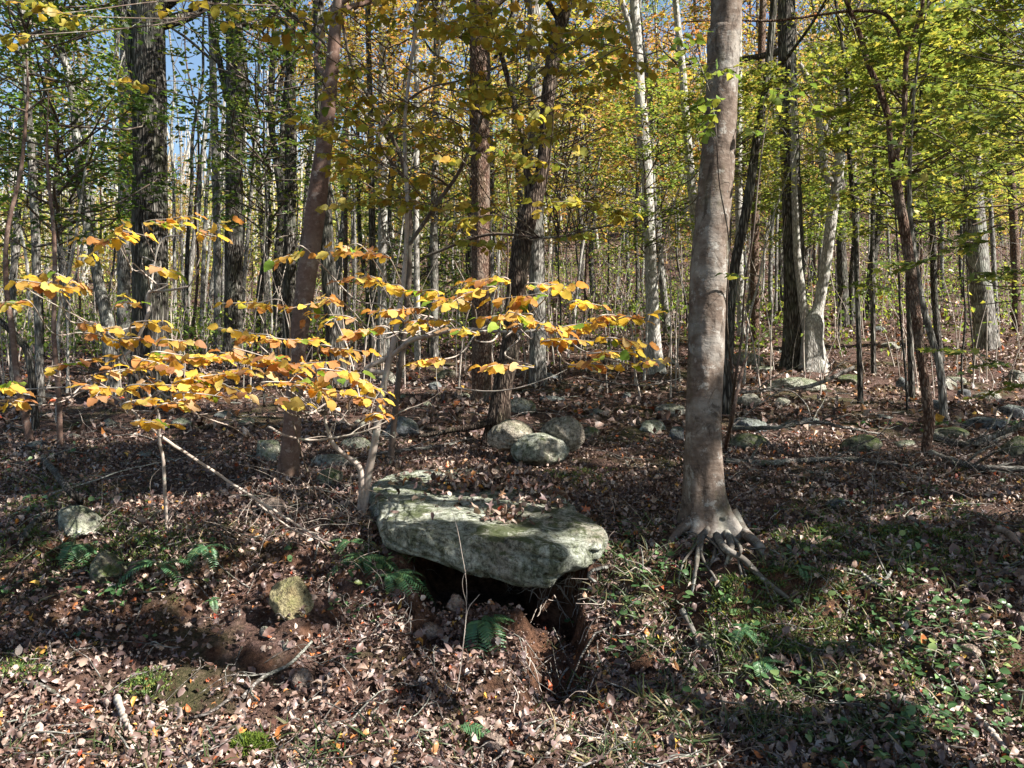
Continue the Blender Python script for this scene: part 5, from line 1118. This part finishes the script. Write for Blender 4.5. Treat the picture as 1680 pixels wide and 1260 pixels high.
# leaves caught on the slab and in its hollow
def on_slab(cx, cy_, sx, sy, n, seed, lift=.015):
    r = np.random.default_rng(seed); x = cx + r.normal(size=n) * sx; y = cy_ + r.normal(size=n) * sy
    k = in_slab(x, y, .93); x, y = x[k], y[k]; m = len(x); z = slab_top(x, y) + .004 + r.random(m) * lift
    return np.stack([x, y, z], -1), rotm(r.normal(size=(m, 3)), np.array([0, 0, 1.]) + r.normal(size=(m, 3)) * .3), r.uniform(.04, .09, m)
parts = [(P1, R1, S1), on_slab(-.04, 5.42, .12, .10, 60, 1), on_slab(.05, 6.75, .3, .3, 520, 2, .03), on_slab(-.3, 6.5, .32, .2, 420, 3, .03), on_slab(-.5, 7.25, .3, .12, 120, 4), on_slab(.2, 6.1, .16, .25, 200, 6, .03), on_slab(-.3, 5.9, .5, .35, 40, 7)]
P1 = np.concatenate([p[0] for p in parts]); R1 = np.concatenate([p[1] for p in parts]); S1 = np.concatenate([p[2] for p in parts])
vis = (np.abs(P1[:, 0]) < P1[:, 1] * .66) & (P1[:, 2] > EYE - P1[:, 1] * .5) & (S1 > .065)
score = np.where(vis, S1 / P1[:, 1], 0) * (.6 + .8 * rng.random(len(S1))); top_ = np.argsort(-score)[:298]
LM = [mesh_np('leaf', v, f, False, (M['litter'],)) for v, f in LITTER_T]
for i in top_:
    o = bpy.data.objects.new('leaf', LM[int(rng.integers(0, len(LM)))]); COL.objects.link(o); o.parent = floor
    s = S1[i]; o.matrix_local = Matrix([list(R1[i][j] * s) + [P1[i][j] + (.012 if j == 2 else 0)] for j in range(3)] + [[0, 0, 0, 1]])
rest = np.ones(len(S1), bool); rest[top_] = False
v, f = scatter(LITTER_T, P1[rest], R1[rest], S1[rest])
o = obj('leaf_litter', mesh_np('leaf_litter', v, f, False, (M['litter'],)), kind='stuff'); o['label'] = 'brown and tan fallen leaves covering the bank and near forest floor'; o['category'] = 'leaf litter'
P2, R2, S2 = litter(62000, 9.3, 27, 1.5, (.06, .15), LQ, '', '', .38, 53, .04)
v, f = scatter([leaf_oval(.6, .3, .35, (0, .5, 1), 1), leaf_quad(.8, .25), leaf_quad(.6, -.25)], P2, R2, S2)
o = obj('leaf_litter', mesh_np('leaf_litter_middle', v, f, False, (M['litter'],)), kind='stuff'); o['label'] = 'brown fallen leaves covering the forest floor between the trunks'; o['category'] = 'leaf litter'
P3, R3, S3 = litter(60000, 26, 75, 1.3, (.16, .34), LQ, '', '', .4, 54, .06)
v, f = scatter(LQ, P3, R3, S3)
o = obj('leaf_litter', mesh_np('leaf_litter_far', v, f, False, (M['litter'],)), kind='stuff'); o['label'] = 'pale brown fallen leaves on the far rising slope'; o['category'] = 'leaf litter'

P4, R4, S4 = litter(95000, 2.5, 8.5, 1.35, (.008, .032), LQ, '', '', .8, 55, .03, bare=.95)
v, f = scatter(LQ, P4, R4, S4)
o = obj('leaf_crumbs', mesh_np('leaf_crumbs', v, f, False, (M['litter'],)), kind='stuff'); o['label'] = 'crumbled leaf fragments between the fallen leaves on the bank'; o['category'] = 'leaf litter'
# --- ground herbs and grass on the right bank
def herbs():
    r = np.random.default_rng(95); pos = []
    def patch(px, py, sx, sy, n):
        n = int(n * .62)
        for k in range(n):
            p = gnd(np.clip(px + r.normal() * sx, -60, 1740), max(700, min(1290, py + r.normal() * sy))); pos.append(p)
    patch(1560, 1120, 110, 90, 330); patch(1350, 1050, 120, 90, 160); patch(1450, 880, 160, 40, 150); patch(1060, 930, 40, 40, 90); patch(1100, 1040, 80, 60, 60); patch(160, 950, 80, 50, 80); patch(60, 830, 70, 60, 90); patch(590, 960, 60, 40, 40); patch(1600, 640, 90, 30, 110)
    pos = np.array(pos); n = len(pos); P = np.repeat(pos, 3, axis=0) + r.normal(size=(n * 3, 3)) * np.array([.03, .03, .012]) + np.array([0, 0, .04])
    v, f = scatter([leaf_oval(.85, .1, .1, (0, .15, .45, .75, 1), 5), leaf_oval(.6, .1, .15, (0, .2, .5, .8, 1), 6)], P, rotm(r.normal(size=(n * 3, 3)) * np.array([1, 1, .3]), np.array([0, -.25, 1.]) + r.normal(size=(n * 3, 3)) * .35), r.uniform(.025, .06, n * 3), r)
    o = obj('ground_cover', mesh_np('ground_cover', v, f, True, (M['herb'],)), kind='stuff'); o['label'] = 'small green herb leaves creeping over the right bank'; o['category'] = 'ground cover'
    mp = []
    for (px, py, sx, sy, n_) in [(1420, 900, 150, 30, 900), (1180, 960, 60, 40, 500), (1560, 880, 90, 30, 500), (1230, 1090, 70, 50, 500), (60, 850, 70, 50, 600), (230, 900, 60, 30, 300), (1380, 1080, 90, 60, 500), (220, 1130, 50, 10, 160), (30, 1105, 30, 10, 90), (900, 785, 60, 10, 260)]:
        for k in range(n_):
            p = gnd(px + r.normal() * sx, max(700, min(1290, py + r.normal() * sy)))
            if fbm(np.array(p[0] * 3), np.array(p[1] * 3), 61, 2) > .02: mp.append(p)
    mp = np.repeat(np.array(mp), 9, axis=0); mp = mp + r.normal(size=mp.shape) * np.array([.02, .02, .006]) + np.array([0, 0, .025])
    v, f = scatter([leaf_quad(.3, .1)], mp, rotm(r.normal(size=mp.shape) * .7 + np.array([0, 0, .6]), r.normal(size=mp.shape)), r.uniform(.012, .03, len(mp)), r)
    o = obj('moss', mesh_np('moss', v, f, False, (M['darkgreen'],)), kind='stuff'); o['label'] = 'dull green moss growing in patches through the leaves'; o['category'] = 'moss'
    # grass
    pos = []
    for (px, py, sx, sy, n) in [(1060, 940, 50, 40, 500), (1330, 960, 60, 40, 500), (1400, 900, 200, 45, 1500), (1250, 1080, 110, 70, 1100), (1350, 1200, 160, 40, 1200), (1050, 1000, 60, 50, 500), (1000, 1220, 60, 40, 400), (80, 850, 80, 60, 900), (270, 890, 100, 30, 500), (600, 900, 50, 40, 350), (1600, 1000, 90, 80, 700), (250, 1240, 200, 20, 350), (640, 1240, 160, 20, 300), (1100, 1150, 90, 60, 700)]:
        for k in range(n // 14):
            p = gnd(px + r.normal() * sx, max(700, min(1300, py + r.normal() * sy)))
            for j in range(6): pos.append(p + np.array([r.normal() * .02, r.normal() * .02, 0]))
    pos = np.array(pos); n = len(pos)
    blade = (np.array([(-.03, 0, 0), (.03, 0, 0), (-.026, .4, .05), (.026, .4, .05), (-.018, .75, -.08), (.018, .75, -.08), (0, 1, -.3)]), np.array([(0, 1, 3), (0, 3, 2), (2, 3, 5), (2, 5, 4), (4, 5, 6)]))
    d = r.normal(size=(n, 3)) * np.array([.7, .6, .3]) + np.array([0, -.35, .65])
    v, f = scatter([blade], pos, rotm(d, r.normal(size=(n, 3)) * .4 + np.array([0, -.8, .6])), r.uniform(.05, .15, n), r)
    o = obj('grass', mesh_np('grass', v, f, True, (M['grass'],)), kind='stuff'); o['label'] = 'thin green and straw coloured grass tufts on the bank'; o['category'] = 'grass'
herbs()

# ------------------------------------------------------------------ unseen leaf clusters added up-sun, aimed to shade, with gaps for sun flecks
LITZ = []
for (px, py, r_) in [(-80, 1200, .45), (40, 1180, .42), (140, 1210, .42), (250, 1195, .42), (350, 1205, .38), (470, 1225, .38), (600, 1225, .34), (90, 1125, .25), (1040, 1240, .2), (1650, 1230, .25), (1560, 1110, .18), (1330, 1030, .1), (1420, 960, .12), (1650, 1050, .12), (1100, 970, .1), (1150, 1060, .12), (1280, 900, .1), (1480, 860, .12), (915, 1010, .10), (925, 1060, .12), (905, 1110, .10), (700, 990, .08), (620, 1030, .1), (760, 1090, .1), (180, 980, .1), (60, 960, .1), (760, 1235, .22), (850, 1215, .2), (300, 895, .16), (380, 915, .2), (440, 930, .15), (390, 970, .14), (520, 900, .12), (230, 880, .1), (340, 1000, .1), (600, 1100, .12), (800, 1120, .12), (850, 1060, .1), (870, 1170, .12), (490, 1060, .1), (420, 1040, .1),
                     (1300, 712, .5), (1230, 705, .35), (1380, 705, .3), (1010, 640, .4), (1000, 700, .2), (940, 655, .3), (720, 760, .15), (1500, 960, .12), (1560, 1030, .14), (1640, 1190, .14), (1420, 1130, .10), (1480, 1010, .1), (1090, 1010, .1), (1040, 1180, .1), (1230, 665, .2), (1620, 620, .5), (540, 690, .3), (1180, 1140, .1), (1110, 1230, .1), (1000, 950, .08), (1260, 1150, .1), (880, 1120, .1), (470, 740, .1), (1040, 770, .15), (900, 770, .1), (960, 740, .12), (1590, 830, .2)]:
    LITZ.append((gnd(px, py), r_))
for (px, py, d, r_) in [(965, 890, 5.0, .13), (985, 870, 5.2, .10), (660, 800, 6.6, .12), (730, 800, 6.2, .12), (770, 840, 5.4, .08), (680, 830, 5.7, .08), (860, 830, 5.6, .08), (640, 850, 5.4, .06), (940, 915, 4.95, .08), (760, 825, 5.5, .10), (810, 822, 5.45, .09), (690, 772, 6.9, .14), (710, 835, 5.4, .07), (820, 850, 5.25, .10), (1190, 560, 5.4, .12), (1193, 500, 5.4, .14), (1196, 440, 5.4, .14), (1200, 380, 5.4, .10), (1203, 300, 5.4, .06), (1208, 220, 5.4, .12), (1212, 130, 5.4, .1), (1216, 30, 5.4, .15), (1188, 760, 5.4, .06), (850, 700, 7.9, .12), (920, 700, 7.9, .12), (1180, 890, 5.3, .07), (600, 790, 5.2, .1), (620, 710, 5.2, .12), (268, 780, 5.1, .1), (870, 180, 5.0, .2)]:
    LITZ.append((ray(px, py, d), r_))
def shade_canopy():
    r = np.random.default_rng(99); A = np.array([p for p, _ in LITZ]); RR = np.array([q for _, q in LITZ]) * 1.1 + .09
    LL = np.array(LIT_LEAVES)
    Ps = []
    # where on the near ground the shade falls: everywhere but the sun flecks
    N = 1450; k = 0
    dark = [ray(a, b, d) for a, b, d in [(650, 885, 5.2), (700, 890, 5.1), (750, 900, 5.05), (800, 910, 5.0), (860, 930, 4.95), (900, 900, 4.95)]] + [gnd(a, b) for a, b in
            [(60, 800), (150, 770), (40, 880), (120, 900), (250, 740), (200, 840), (1300, 860), (1400, 900), (1550, 860), (1250, 1000), (1350, 980), (1120, 830), (1060, 860), (1300, 1180), (1150, 1200), (1400, 1240), (350, 1090), (480, 1130), (150, 1040), (60, 1040), (1600, 930), (700, 1080), (640, 960), (1450, 800), (1000, 830), (330, 800), (420, 790)]]
    while k < N:
        y = 2.2 + 10.5 * r.random(); x = r.uniform(-.75, .75) * (y + .8); z = h1(x, y) + .05
        if r.random() < .3:
            q = dark[r.integers(0, len(dark))]; x, y, z = q[0] + r.normal() * .2, q[1] + r.normal() * .2, q[2] + .03
        t = r.uniform(8, 15); zt = z + SD[2] * t
        if x + SD[0] * t < .72 * (y + SD[1] * t) and zt < EYE + .52 * (y + SD[1] * t): k += .2; continue
        Ps.append(np.array([x, y, z]) + SD * t); k += 1
    C = np.array(Ps); per = 55
    P = (C[:, None, :] + r.normal(size=(len(C), per, 3)) * np.array([.22, .22, .12])).reshape(-1, 3)
    def dist(P, A):
        out = np.empty((len(P), len(A)), np.float32)
        for j in range(0, len(P), 4000):
            D = P[j:j + 4000, None, :] - A[None]; t = D @ SD; out[j:j + 4000] = np.sqrt(np.maximum(0, (D * D).sum(-1) - t * t))
        return out
    keep = ~(dist(P, A) < RR[None]).any(1)
    keep &= ~((dist(P, LL[::2]) < .12).any(1) & (r.random(len(P)) < .95))
    P = P[keep]; n = len(P)
    v, f = scatter(LQ, P, rotm(r.normal(size=(n, 3)), r.normal(size=(n, 3)) * .5 + SD), r.uniform(.09, .15, n), r)
    o = obj('shade_foliage', mesh_np('shade_foliage', v, f, False, (M['autumn'],)), kind='stuff'); o['label'] = 'unseen leaf clusters added towards the sun to shade the ground, beyond the right'; o['category'] = 'shade_canopy'
    g = Geo()
    for (x, y) in [(8.5, 4.5), (11, 7.5), (9.6, 1.5), (13, 4), (10.5, 10.5), (14, 9)]:
        z = h1(x, y); V, F = tube(catmull([[x, y, z - .3], [x + .2, y, z + 6], [x, y + .2, z + 13]], 20), np.linspace(.2, .07, 20), 10); g.add(V, F)
    o = obj('shade_foliage_trunks', g.mesh('shade_foliage_trunks', M['bark_grey'], True), kind='stuff'); o['label'] = 'unseen trunks added under the shading leaves beyond the right of the view'; o['category'] = 'shade_canopy'
shade_canopy()
